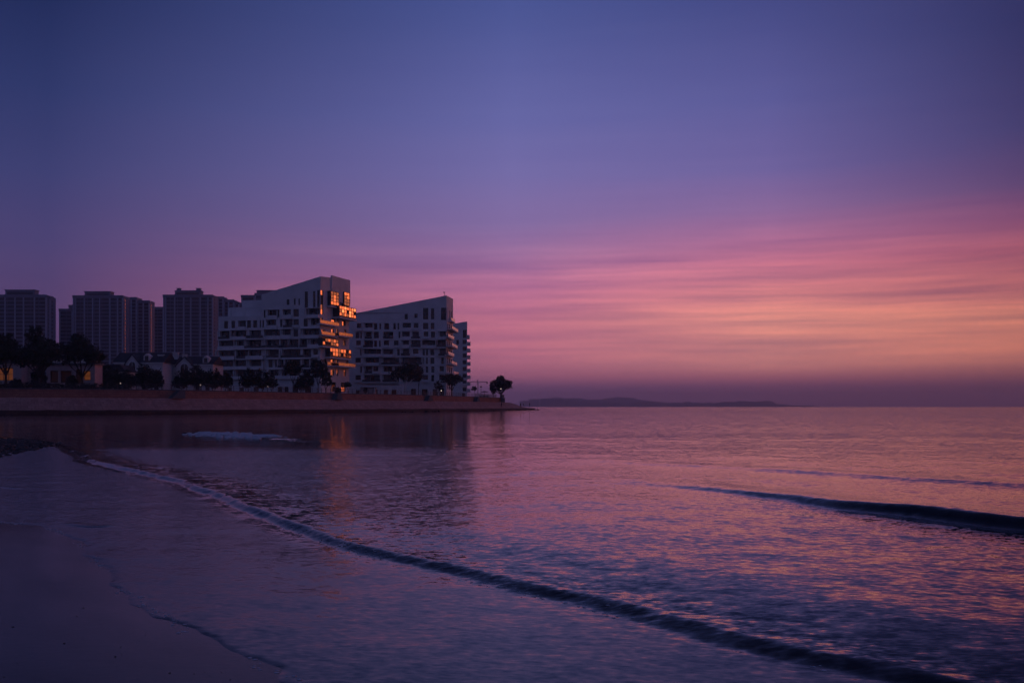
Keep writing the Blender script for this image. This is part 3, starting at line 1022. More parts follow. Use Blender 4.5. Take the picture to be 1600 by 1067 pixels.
def front_fill(root, items, glass, seed):
    r = random.Random(seed)
    for a, b, zb, zt, wide, k in items:
        wd, ht = b - a, zt - zb
        xm = (a + b) / 2
        if wide:
            # loggia: back wall, windows in it, and a parapet that stands a little proud
            d = 1.25
            MB().box(a, b, d, d + 0.1, zb, zt).build('loggia_back', M['recess_shade'], root)
            n = 1 if wd < 2.8 else 2 if wd < 5 else 3
            cw = wd / n
            for i in range(n):
                if r.random() < 0.22:
                    continue
                ww = cw * r.uniform(0.62, 0.88)
                window(root, (a + cw * (i + 0.5), d - 0.08, zb + 0.06), 0, round(ww, 1), round(ht - 0.22, 1), 2 if ww > 1.1 else 1, 1 if r.random() < 0.5 else 2, glass)
            pr = r.choice((0.25, 0.55, 0.95, 1.15))
            wider = r.choice((0.1, 0.25, 0.5))
            balcony(root, a - wider, b + wider, pr, zb - 0.12, r.choice((0.85, 0.95, 0.75)), 0, M['rail_dark'] if r.random() < 0.55 else None)
            if r.random() < 0.5:        # a box frame standing out round the opening
                fp_ = pr * r.uniform(0.5, 0.95)
                fm = MB()
                e0, e1 = a - wider - 0.16, b + wider + 0.16
                top = zt + 0.22
                fm.box(e0 - 0.2, e0, -fp_, -0.004, zb - 0.3, top)
                if r.random() < 0.5:
                    fm.box(e1, e1 + 0.2, -fp_, -0.004, zb - 0.3, top)
                fm.box(e0, e1, -fp_ * 0.9, -0.004, top - 0.2, top - 0.003)
                fm.build('balcony_frame', M['render'], root)
            if r.random() < 0.35:       # washing line, boxes and air-conditioning units left on balconies
                q = r.uniform(0.2, 0.7)
                MB().box(a + wd * q, a + wd * q + 0.8, 0.25, 0.6, zb + 0.001, zb + 1.25).build('air_conditioner', M['far_block'], root)
        else:
            nx = 2 if wd > 1.05 else 1
            nz = 1 if ht < 1.5 else (2 if ht < 3.2 else max(3, int(ht / 1.3)))
            window(root, (xm, 0.22, zb), 0, round(wd, 1), round(ht, 1), nx, nz, glass)
            if k not in (-1, 99) and wd > 1.5 and r.random() < 0.55:
                balcony(root, a - 0.3, b + 0.3, r.choice((0.35, 0.7)), zb - 0.05, 0.55, 0)


def wall_prism(mb, x0, x1, y0, y1, z0, zl, zr, skip_front_to=None):
    """a body whose top slopes from zl at x0 to zr at x1; its front face may start at skip_front_to"""
    f0 = z0 if skip_front_to is None else skip_front_to
    mb.quad((x0, y0, f0), (x1, y0, f0), (x1, y0, zr), (x0, y0, zl))
    mb.quad((x0, y1, z0), (x1, y1, z0), (x1, y1, zr), (x0, y1, zl))
    mb.quad((x0, y0, z0), (x0, y1, z0), (x0, y1, zl), (x0, y0, zl))
    mb.quad((x0, y0, zl), (x1, y0, zr), (x1, y1, zr), (x0, y1, zl))


# ---- the near block
B1 = Block(500.8, 300, 16.4)
b1 = empty('apartment_block', (B1.o[0], B1.o[1], ZT), -B1.th)
tag(b1, 'white terraced apartment block with sloping parapet, its end windows glowing orange', 'apartment block', 'white blocks with sloping parapets')
DEPTH1 = 19.5
xk = B1.front(408.4)               # where the sloping parapet stops
xl = B1.front(341)
zpk = B1.front(500.8, 431.8)[1]
zlo = B1.front(408.4, 460.3)[1]
zpar = B1.front(352, 494.5)[1]
z_a = B1.front(470, 482.6)[1]
PITCH = 3.05
rows1 = [
    [(412.5, 415.5), (419, 431), (433.6, 436), (442.5, 453.3), (459, 466), (483, 497.5)],
    [(350.6, 355.5), (362, 366.5), (372.5, 383), (386.5, 391.4), (396, 401), (406, 408), (410, 412), (417, 430), (438, 440.6), (446, 456.5), (458.4, 466), (475, 480), (487, 498)],
    [(344.5, 363.4), (366.6, 383), (391, 410), (413.5, 436), (442.5, 453), (459, 465), (474, 498.6)],
    [(343, 364.6), (370.7, 382), (388, 410), (416, 435), (438.7, 449), (451.4, 466), (469.7, 481), (486.5, 498.6)],
    [(343.6, 365), (369.5, 386), (389.6, 410), (420, 435.5), (442, 468), (473.4, 484.7), (490, 496)],
    [(343.6, 363), (366.4, 384.7), (391, 409), (412, 413.6), (420, 425), (430, 436), (438, 448), (450.5, 468), (473, 482), (486, 495)],
    [(343.6, 364), (369.5, 382), (388, 408), (421, 436), (441.5, 467), (473, 484), (488, 496)],
]
ext1 = [(447.6, 452, 467.6, 476.4), (459, 461.6, 466.4, 476.6), (466, 468.4, 466.4, 476.6), (475.8, 481, 455.6, 490.5), (489, 492.8, 455, 480), (495.4, 499.6, 453, 490)]
holes, items = front_rows(B1, b1, rows1, xl, 0, None, z_a, PITCH, 2.3,
                          [(356, 362, 0.0, 2.4), (374, 381, 0.0, 2.4), (396, 404, 0.0, 2.5), (434, 441, 0.0, 2.5), (444, 450, 0.0, 2.5), (457, 466, 0.0, 2.6), (476, 486, 0.0, 2.6)], ext1)


def dep(h):
    return 1.26 if (h[1] - h[0]) > 2.0 and (h[3] - h[2]) < 3 else 0.28


zsplit = B1.front(470, 452)[1]
mb = MB()
low = [h for h in holes]
# right, high part below the sloping parapet
holed_wall(mb, xk, 0, 0, zlo, [h for h in low if h[0] >= xk - 0.01], dep, lambda a, d, z: (a, d, z))
holed_low = [h for h in low if h[0] < xk - 0.01]
holed_wall(mb, xl, xk, 0, zpar, [(h[0], min(h[1], xk - 0.1), h[2], h[3]) for h in holed_low], dep, lambda a, d, z: (a, d, z))
# the sloping parapet above, with its tall windows cut in
hi = [h for h in holes if h[3] > zlo]
mb2_holes = [(h[0], h[1], zlo, h[3]) for h in hi]
cuts = sorted({xk, 0.0} | {v for h in mb2_holes for v in h[:2]})


def zslope(x):
    return zlo + (zpk - zlo) * (x - xk) / (0 - xk)


for a, b in zip(cuts[:-1], cuts[1:]):
    xm = (a + b) / 2
    h = next((q for q in mb2_holes if q[0] < xm < q[1]), None)
    z0_ = h[3] if h else zlo
    mb.quad((a, 0, z0_), (b, 0, z0_), (b, 0, zslope(b)), (a, 0, zslope(a)))
    if h:
        mb.quad((a, 0, h[3]), (b, 0, h[3]), (b, 0.28, h[3]), (a, 0.28, h[3]))
        mb.quad((a, 0, zlo), (a, 0.28, zlo), (a, 0.28, h[3]), (a, 0, h[3]))
        mb.quad((b, 0, zlo), (b, 0.28, zlo), (b, 0.28, h[3]), (b, 0, h[3]))
# top of parapet, back, left flank, roofs
zfar = zpk + 0.6
mb.quad((xk, 0, zlo), (0, 0, zpk), (0, 0.4, zpk), (xk, 0.4, zlo))
mb.quad((xk, 0.4, zlo - 2.5), (0, 0.4, zpk - 2.5), (0, 0.4, zpk), (xk, 0.4, zlo))
mb.quad((xk, 0.4, zlo - 2.5), (0, 0.4, zpk - 2.5), (0, DEPTH1, zpk - 2.5), (xk, DEPTH1, zlo - 2.5))
mb.quad((xk, 0, zpar), (xk, DEPTH1, zpar), (xk, DEPTH1, zlo), (xk, 0, zlo))
mb.quad((xl, 0, zpar), (xk, 0, zpar), (xk, DEPTH1, zpar), (xl, DEPTH1, zpar))
mb.quad((xl, 0, 0), (xl, DEPTH1, 0), (xl, DEPTH1, zpar), (xl, 0, zpar))
mb.quad((xl, DEPTH1, 0), (0, DEPTH1, 0), (0, DEPTH1, zlo), (xl, DEPTH1, zlo))
b1_front = mb
# end face: two planes with a shallow notch between
E = []          # openings on the end face (y0, y1, z0, z1)


def epx(p0, p1, q0, q1, off=0.0):
    y0, zt = B1.end(p0, q0, off)
    y1, _ = B1.end(p1, q0, off)
    ym = (p0 + p1) / 2
    zt = B1.end(ym, q0, off)[1]
    zb = B1.end(ym, q1, off)[1]
    return (y0, y1, zb, zt)


flat_w = [epx(500.9, 505.3, 453.4, 491), epx(501, 504.2, 496, 505.5), epx(517.6, 523.7, 498, 507.5), epx(526.4, 529, 498, 507), epx(534.5, 540.2, 500, 509),
          epx(517.6, 521.4, 514, 521), epx(525.4, 528.6, 514, 521), epx(537.5, 541.5, 515, 522), epx(501.2, 508, 515, 523.4),
          epx(536, 540.2, 531, 540.2), epx(507.3, 510.2, 560.5, 568), epx(516.7, 521.2, 560.8, 568), epx(524.6, 528.2, 561.5, 568), epx(541.2, 545.0, 562, 569),
          epx(516.8, 522, 577.5, 586.5), epx(526, 528.6, 577.5, 587), epx(537, 540.4, 578, 587.5),
          epx(517.5, 525, 597, 612), epx(532.5, 540, 597.5, 612)]
epos = lambda a, d, z: (-d, a, z)
zendr = B1.end(545.3, 437)[1]
yn0, yn1 = B1.end(513.5), B1.end(516.5)
zmin = min(zpk, zendr) - 1.5
holed_wall(b1_front, 0, DEPTH1, 0, zmin, flat_w, lambda h: 0.25, epos)
b1_front.quad((0, 0, zmin), (0, DEPTH1, zmin), (0, DEPTH1, zendr), (0, 0, zpk))
b1_front.quad((0, 0, zpk), (0, DEPTH1, zendr), (-0.4, DEPTH1, zendr), (-0.4, 0, zpk))
b1_front.quad((-0.4, 0.4, zpk), (-0.4, DEPTH1, zendr), (-0.4, DEPTH1, zpk - 3), (-0.4, 0.4, zpk - 3))
b1_front.build('wall', M['render'], b1)
front_fill(b1, items, M['glass'], 3)
# the shallow pier that breaks the end face, above and below the bays
MB().box(0.003, 0.45, yn1, DEPTH1, zmin - 5.2, zendr - 0.25).build('end_pier', M['render'], b1)
corner_glass = lambda i, j: (M['glint'], M['glint_lo'], M['dark_pane'], M['dark_pane'], M['glint'])[min(j, 4)]  # bright and dark panes picked by row to place the glints
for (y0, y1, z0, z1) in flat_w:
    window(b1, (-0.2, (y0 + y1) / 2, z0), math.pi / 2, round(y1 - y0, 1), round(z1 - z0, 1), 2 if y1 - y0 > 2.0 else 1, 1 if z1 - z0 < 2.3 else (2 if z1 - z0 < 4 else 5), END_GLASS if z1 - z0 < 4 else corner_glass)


def glass_bay(blk, root, p0, p1, q0, q1, proj, nx, nz, gl, slab=True):
    """a glazed box standing out from the end face"""
    y0 = blk.end(p0, None, proj)
    y1 = blk.end(p1, None, proj)
    pm = (p0 + p1) / 2
    zt, zb = blk.end(pm, q0, proj)[1], blk.end(pm, q1, proj)[1]
    mb_ = MB()
    mb_.box(0.004, proj - 0.12, y0 + 0.06, y1 - 0.06, zb - 0.3, zb)                    # floor
    mb_.box(0.004, proj - 0.12, y0 + 0.06, y1 - 0.06, zt - 0.12, zt)                   # roof
    mb_.box(0.004, proj - 0.12, y0 + 0.06, y0 + 0.12, zb, zt - 0.12).box(0.004, proj - 0.12, y1 - 0.12, y1 - 0.06, zb, zt - 0.12)
    bay = mb_.build('glazed_bay', M['frame'], root)
    window(root, (proj, (y0 + y1) / 2, zb), math.pi / 2, round(y1 - y0, 1), round(zt - zb, 1), nx, nz, gl, bar=0.16, depth=0.12)
    if slab:
        MB().box(0.005, proj + 0.12, y0 - 0.2, y1 + 0.2, zb - 0.75, zb - 0.303).build('bay_slab', M['render'], root)
    return bay


glass_bay(B1, b1, 517, 529.8, 455.8, 477, 1.2, 3, 4, lambda i, j: M['glint'] if (j in (0, 1, 2) and i == 1) or j == 0 else M['glint_lo'])
glass_bay(B1, b1, 538, 546.6, 457, 478, 0.9, 2, 4, [M['glint'], M['glint_lo']])
glass_bay(B1, b1, 530.5, 556.6, 479.8, 495.6, 2.3, 7, 3, [M['glint_hi'], M['glint_hi'], M['glint'], M['glint'], M['glint_lo'], M['dark_pane']])
glass_bay(B1, b1, 504.2, 529.4, 529, 540, 1.5, 6, 2, END_GLASS)
glass_bay(B1, b1, 516, 549, 545, 557.4, 1.7, 8, 2, END_GLASS)


def end_balcony(blk, root, p0, p1, qf, proj, rail, h=1.05):
    y0, y1 = blk.end(p0, None, proj), blk.end(p1, None, proj)
    z = blk.end((p0 + p1) / 2, qf, proj)[1]
    return balcony(root, y0, y1, proj, z, h, 1, rail)


for p0, p1, qf, pr in ((500.5, 530, 507.5, 1.3), (530, 551.5, 525.6, 1.9), (529.5, 555.6, 572.8, 2.3), (503, 530, 524.6, 1.2), (512, 530, 571.6, 1.0)):
    end_balcony(B1, b1, p0, p1, qf, pr, M['rail_glass'])
# roof structures set back on the low left part
y_sb = 5.0
q0, q1 = B1.front(378, None, y_sb), xk
zt = B1.front(392, 469.2, y_sb)[1]
MB().box(q0, xk - 0.01, y_sb, DEPTH1 - 1, zpar + 0.002, zt).build('roof_storey', M['render'], b1)
q0 = B1.front(356, None, 2.5)
zt = B1.front(370, 480.3, 2.5)[1]
MB().box(q0, B1.front(384, None, 2.5), 2.5, 4.9, zpar + 0.002, zt).build('roof_storey', M['render'], b1)
zt = B1.front(396, 480.3, 2.0)[1]
pk = MB()
a0, a1 = B1.front(384, None, 2.0), xk - 0.02
pk.quad((a0, 2.0, zpar), (a1, 4.8, zpar), (a1, 4.8, zt), (a0, 2.0, zt)).quad((a0, 2.3, zpar), (a1, 4.95, zpar), (a1, 4.95, zt), (a0, 2.3, zt))
pk.quad((a0, 2.0, zt), (a1, 4.8, zt), (a1, 4.95, zt), (a0, 2.3, zt))
pk.build('roof_screen', M['render'], b1)
MB().tube([(B1.front(361, None, 1.0), 1.0, zpar), (B1.front(361, None, 1.0), 1.0, zpar + 2.6)], (0.06, 0.04), 5).build('roof_vent', M['metal'], b1)

# ---- the second block
B2 = Block(697.6, 350, 4.0)
b2 = empty('apartment_block', (B2.o[0], B2.o[1], ZT), -B2.th)
tag(b2, 'middle white apartment block with sloping parapet, behind the one with glowing windows', 'apartment block', 'white blocks with sloping parapets')
D2 = 18.0
x2l = B2.front(545)
z2pk = B2.front(697.6, 461.6)[1]
z2lo = B2.front(545, 491.3)[1]
z2a = B2.front(660, 504.4)[1]
rows2 = [
    [(558, 563.8), (571, 581), (585, 589), (593, 595), (601, 607), (615, 618), (621.4, 623.2), (630, 641), (647, 653), (661.6, 668.4), (673.5, 678)],
    [(556, 561), (563, 565), (572, 579.5), (585, 591), (600, 613), (623, 625), (629, 639), (645, 653.6), (662.5, 668.4), (674, 679), (688, 696.6)],
    [(557, 563), (570, 581.5), (585, 588.5), (592.5, 594.5), (600.5, 607), (616, 622), (630, 638), (643.5, 656), (660.5, 681.5), (684.5, 696.6)],
    [(563, 565), (569.5, 594), (600, 613), (621, 624), (630, 638.5), (646, 653), (660.6, 663.4), (666, 668.4), (673, 678), (688, 696.4)],
    [(556, 563), (571.6, 590.7), (600, 622), (630, 656.5), (660, 662), (666, 668), (673, 678), (690, 693)],
    [(563, 565), (571.6, 580), (584, 590), (600, 612), (617, 623), (631, 655), (665.5, 668.4), (674.3, 678), (687.4, 693)],
    [(556, 563), (570, 592), (600, 622), (632, 654), (662, 668), (674.3, 677.7), (687, 693)],
]
ext2 = [(661, 669, 481, 499), (673.2, 678.4, 481.5, 499), (689, 697, 480.8, 500), (632.2, 637, 490.4, 499), (647.4, 652.4, 490, 496.6)]
h2, it2 = front_rows(B2, b2, rows2, x2l, 0, None, z2a, 3.05, 2.25,
                     [(556, 562, 0.0, 2.3), (567, 590, 0, 2.5), (600, 606, 0.0, 2.4), (612, 620, 0.0, 2.4), (642, 650, 0.0, 2.7), (659, 668, 0.0, 2.6), (676, 683, 0.0, 2.6), (687, 694, 0, 2.6)], ext2)
mb = MB()
zf2 = B2.front(660, 478.5)[1]          # top of the part with openings
zq = min(zf2, B2.front(545, 497)[1])
zq = max(max(h[3] for h in h2 if h[0] < B2.front(655)), 0) + 0.4
holed_wall(mb, x2l, 0, 0, zq, [(h[0], h[1], h[2], min(h[3], zq)) for h in h2], dep, lambda a, d, z: (a, d, z))
hi = [(h[0], h[1], zq, h[3]) for h in h2 if h[3] > zq]
cuts = sorted({x2l, 0.0} | {v for h in hi for v in h[:2]})
zs2 = lambda x: z2lo + (z2pk - z2lo) * (x - x2l) / (0 - x2l)
for a, b in zip(cuts[:-1], cuts[1:]):
    xm = (a + b) / 2
    h = next((q for q in hi if q[0] < xm < q[1]), None)
    z0_ = h[3] if h else zq
    mb.quad((a, 0, z0_), (b, 0, z0_), (b, 0, zs2(b)), (a, 0, zs2(a)))
    if h:
        mb.quad((a, 0, h[3]), (b, 0, h[3]), (b, 0.28, h[3]), (a, 0.28, h[3]))
        mb.quad((a, 0, zq), (a, 0.28, zq), (a, 0.28, h[3]), (a, 0, h[3]))
        mb.quad((b, 0, zq), (b, 0.28, zq), (b, 0.28, h[3]), (b, 0, h[3]))
mb.quad((x2l, 0, z2lo), (0, 0, z2pk), (0, 0.4, z2pk), (x2l, 0.4, z2lo))
mb.quad((x2l, 0.4, z2lo - 2), (0, 0.4, z2pk - 2), (0, 0.4, z2pk), (x2l, 0.4, z2lo))
mb.quad((x2l, 0.4, z2lo - 2), (0, 0.4, z2pk - 2), (0, D2, z2pk - 2), (x2l, D2, z2lo - 2))
mb.quad((x2l, 0, 0), (x2l, D2, 0), (x2l, D2, z2lo - 2), (x2l, 0, z2lo))
mb.quad((x2l, D2, 0), (0, D2, 0), (0, D2, z2pk - 2), (x2l, D2, z2lo - 2))
z2e = B2.end(707.7, 467)[1]
ew = []
for k in range(8):
    z = z2a - 3.05 * k - 1.9
    ew += [(2.2, 4.4, z, z + 1.9), (6.5, 9.5, z - 0.1, z + 1.9), (12.0, 15.5, z - 0.1, z + 1.9)]
ew = [q for q in ew if q[2] > 0.3]
ew += [(0.4, 1.7, z2a - 3.0, B2.end(698.5, 481)[1]), (8, 10, z2a + 1.4, B2.end(702, 484)[1]), (13, 15.5, z2a + 1.4, B2.end(702, 484)[1])]
holed_wall(mb, 0, D2, 0, z2e - 1.5, ew, lambda h: 0.25, epos)
mb.quad((0, 0, z2e - 1.5), (0, D2, z2e - 1.5), (0, D2, z2e), (0, 0, z2pk))
mb.quad((0, 0, z2pk), (0, D2, z2e), (-0.4, D2, z2e), (-0.4, 0, z2pk))
mb.build('wall', M['render'], b2)
front_fill(b2, it2, M['glass'], 9)
for (y0, y1, z0, z1) in ew:
    window(b2, (-0.2, (y0 + y1) / 2, z0), math.pi / 2, round(y1 - y0, 1), round(z1 - z0, 1), 2, 1 if z1 - z0 < 2.3 else 3, END_GLASS)
for p0, p1, qf, pr in ((705.5, 711, 502.5, 1.2), (706.5, 716.2, 516.5, 2.2), (700.8, 710, 528.5, 1.4), (706.5, 715.2, 542.5, 2.2), (700.8, 710, 555.5, 1.4), (706, 714.5, 569.5, 2.0), (709, 717, 585.5, 2.3)):
    end_balcony(B2, b2, p0, p1, qf, pr, M['rail_glass'])
MB().tube([(-0.9, 1.0, z2pk - 0.8), (-0.9, 1.0, z2pk + 1.0)], (0.12, 0.08), 5).box(-1.25, -0.7, 0.9, 1.1, z2pk + 1.0, z2pk + 1.35).build('roof_antenna', M['metal'], b2)

# ---- the third block, mostly hidden
B3 = Block(729.7, 450, -2.2)
b3 = empty('apartment_block', (B3.o[0], B3.o[1], ZT), -B3.th)
tag(b3, 'farthest and narrowest-looking white apartment block, stepped balconies on its right edge', 'apartment block', 'white blocks with sloping parapets')
x3l = B3.front(700)
D3 = 16
z3pk, z3lo = B3.front(729.7, 502.2)[1], B3.front(700, 507)[1]
rows3 = [[(723.4, 729.0)] for k in range(8)]
z3a = B3.front(725, 531)[1]
h3, it3 = front_rows(B3, b3, rows3, x3l, 0, None, z3a, 3.05, 1.85, [(722, 727, 0, 2.5)], [(723.4, 729.0, 515.5, 528)])
h3.append((B3.front(713), B3.front(717), z3a - 2, z3a))
it3.append((*h3[-1], False, 0))
mb = MB()
zq = max(h[3] for h in h3) + 0.4
holed_wall(mb, x3l, 0, 0, zq, h3, lambda h: 0.28 if h[1] - h[0] <= 2.0 or h[3] - h[2] > 3 else 1.26, lambda a, d, z: (a, d, z))
mb.quad((x3l, 0, zq), (0, 0, zq), (0, 0, z3pk), (x3l, 0, z3lo))
mb.quad((x3l, 0, z3lo), (0, 0, z3pk), (0, D3, z3pk), (x3l, D3, z3lo))
mb.quad((0, 0, 0), (0, D3, 0), (0, D3, z3pk), (0, 0, z3pk)).quad((x3l, 0, 0), (x3l, D3, 0), (x3l, D3, z3lo), (x3l, 0, z3lo)).quad((x3l, D3, 0), (0, D3, 0), (0, D3, z3pk), (x3l, D3, z3lo))
mb.build('wall', M['render'], b3)
front_fill(b3, it3, M['glass'], 5)
for k in range(9):
    z = z3a - 3.05 * k - 1.9 + 3.05
    if z < 2:
        continue
    balcony(b3, 1.0 + (k % 2) * 1.5, 9.0, 1.55 if k else 1.2, z, 1.15, 1)

# ------------------------------------------------------------------ tall towers behind
def tower(name, Y, blocks, label, piers=(), z_vis=24.0):
    """blocks: (px0, px1, py_top, setback, kind) - kind 'w' windowed, 'c' plain crown"""
    root = empty(name, ((blocks[0][0] + blocks[0][1]) / 2 / F * Y - 800 / F * Y, Y, ZT))
    tag(root, label, 'tower', 'tall towers behind the white blocks')
    ox = root.location.x
    cache = {}
    for (p0, p1, q, sb, kind, dp) in blocks:
        y = sb
        Yw = Y + sb
        x0, x1 = (p0 - 800) / F * Yw - ox, (p1 - 800) / F * Yw - ox
        zt = HC + (HZ - q) / F * Yw - ZT
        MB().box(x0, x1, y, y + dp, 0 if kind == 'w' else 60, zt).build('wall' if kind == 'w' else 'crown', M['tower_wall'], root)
        if kind == 'c':
            MB().box(x0 + 1.5, x1 - 1.5, y - 0.1, y - 0.005, zt - 6.2, zt - 1.4).build('crown_louvre', M['tower_glass'], root)
            MB().box(x0 - 0.4, x1 + 0.4, y - 0.5, y + dp + 0.4, zt + 0.002, zt + 0.5).build('roof_slab', M['tower_wall'], root)
            continue
        wd = x1 - x0
        nb = max(1, int(round(wd / 6.0)))
        bw = wd / nb
        fl = 3.1
        nf = int((zt - 2.2 - z_vis) / fl)
        gm = ('g', round(bw, 3))
        if gm not in cache:
            m1 = MB()
            m1.box(-bw / 2 + 0.2, bw / 2 - 0.2, 0, 0.12, 0, 2.15)
            m2 = MB()
            m2.box(-bw / 2 + 0.15, bw / 2 - 0.15, -0.55, 0, 0, 0.62)
            cache[gm] = (m1.mesh('window', M['tower_glass']), m2.mesh('balcony', M['tower_wall']))
        wm, bm_ = cache[gm]
        for k in range(nf):
            z = zt - 2.2 - fl * (k + 1)
            for i in range(nb):
                xc = x0 + bw * (i + 0.5)
                share(wm, 'window', root, (xc, y - 0.13, z + 1.1))
                if (i + k * 0) % 3 != 1 or nb < 3:
                    share(bm_, 'balcony', root, (xc, y - 0.01, z + 0.22))
        for xc in [x0 + 0.5, x1 - 0.5] + [(p - 800) / F * Yw - ox for p in piers if p0 + 2 < p < p1 - 2]:
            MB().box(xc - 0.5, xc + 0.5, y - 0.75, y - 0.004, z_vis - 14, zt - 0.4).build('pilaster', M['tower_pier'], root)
        MB().box(x0 - 0.3, x1 + 0.3, y - 0.9, y - 0.76, zt - 2.0, zt + 0.3).build('cornice', M['tower_wall'], root)
        # narrow windows on the right-hand flank
        fw = cache.setdefault('f', MB().box(0, 0.1, -0.8, 0.8, 0, 1.5).mesh('window', M['glint']))
        for k in range(0, nf):
            z = zt - 2.2 - fl * (k + 1)
            share(fw, 'window', root, (x1 + 0.005, y + dp * 0.28, z + 0.9))
    return root


tower('residential_tower', 800, [(-14, 73, 461, 0, 'w', 12), (8, 54, 453.5, 3, 'c', 7), (73.2, 79, 464, 3.5, 'w', 9)],
      'leftmost tall dark apartment tower, cut by the edge of the photo', piers=(8, 23.6, 37, 54))
tower('residential_tower', 830, [(114, 192.5, 462, 0, 'w', 14), (132, 172, 456, 3, 'c', 8), (92.6, 113.8, 483, 4, 'w', 10), (108, 113.9, 477, 7, 'w', 6)],
      'wide tall tower with flat crown, second from the left', piers=(118, 132, 145, 156, 172, 184))
tower('residential_tower', 880, [(196, 214, 464.8, 0, 'w', 12), (214.2, 234, 470, 2, 'w', 12), (236, 256, 480, 40, 'w', 12)],
      'narrow stepped tower squeezed between the two widest towers', piers=(205, 224))
tower('residential_tower', 840, [(255, 333, 461, 0, 'w', 14), (273, 313, 454.6, 3, 'c', 8), (276, 280.5, 451, 4, 'c', 4), (306.5, 312, 451, 4.2, 'c', 4)],
      'wide tall tower with twin rooftop boxes', piers=(259, 273, 287, 298, 313, 325))
tower('residential_tower', 890, [(334, 349.5, 463.8, 0, 'w', 12), (349.7, 366, 468.6, 2, 'w', 12), (366.2, 374, 472.2, 4, 'w', 8)],
      'stepped tower just left of the white block with glowing windows', piers=(341, 357))
tower('residential_tower', 900, [(377, 398, 461.5, 2, 'w', 12), (398.2, 436, 458.5, 0, 'w', 12), (401, 432, 454.2, 3, 'c', 7)],
      'tower whose top shows above the white block with glowing windows')


# ------------------------------------------------------------------ villas on the promenade
def gable_roof(root, x0, x1, y0, y1, z0, h, along='x', over=0.35):
    mb_ = MB()
    if along == 'x':
        ym = (y0 + y1) / 2
        mb_.prism([(y0 - over, z0), (ym, z0 + h), (y1 + over, z0)], x0 - over, x1 + over, 'x')
    else:
        xm_ = (x0 + x1) / 2
        mb_.prism([(x0 - over, z0), (xm_, z0 + h), (x1 + over, z0)], y0 - over, y1 + over, 'y')
    return mb_.build('roof', M['slate'], root)


def arch_window(root, x, y, z, w_, h, m):
    pts = [(-w_ / 2, 0), (w_ / 2, 0), (w_ / 2, h - w_ / 2)] + [(w_ / 2 * math.cos(t), h - w_ / 2 + w_ / 2 * math.sin(t)) for t in np.linspace(0, math.pi, 9)[1:-1]] + [(-w_ / 2, h - w_ / 2)]
    mb_ = MB().prism(pts, 0.0, 0.06, 'y')
    o = mb_.build('window', m, root, loc=(x, y, z))
    fr = MB()
    o2 = [(a * 1.12, b * 1.06 - 0.02) for a, b in pts]
    for i in range(len(pts)):
        j = (i + 1) % len(pts)
        fr.quad((pts[i][0], -0.05, pts[i][1]), (pts[j][0], -0.05, pts[j][1]), (o2[j][0], -0.05, o2[j][1]), (o2[i][0], -0.05, o2[i][1]))
        fr.quad((o2[i][0], -0.05, o2[i][1]), (o2[j][0], -0.05, o2[j][1]), (o2[j][0], 0.05, o2[j][1]), (o2[i][0], 0.05, o2[i][1]))
    fr.box(-0.04, 0.04, -0.055, -0.01, 0, h - 0.05)
    fr.build('frame', M['white_paint'], o)
    return o


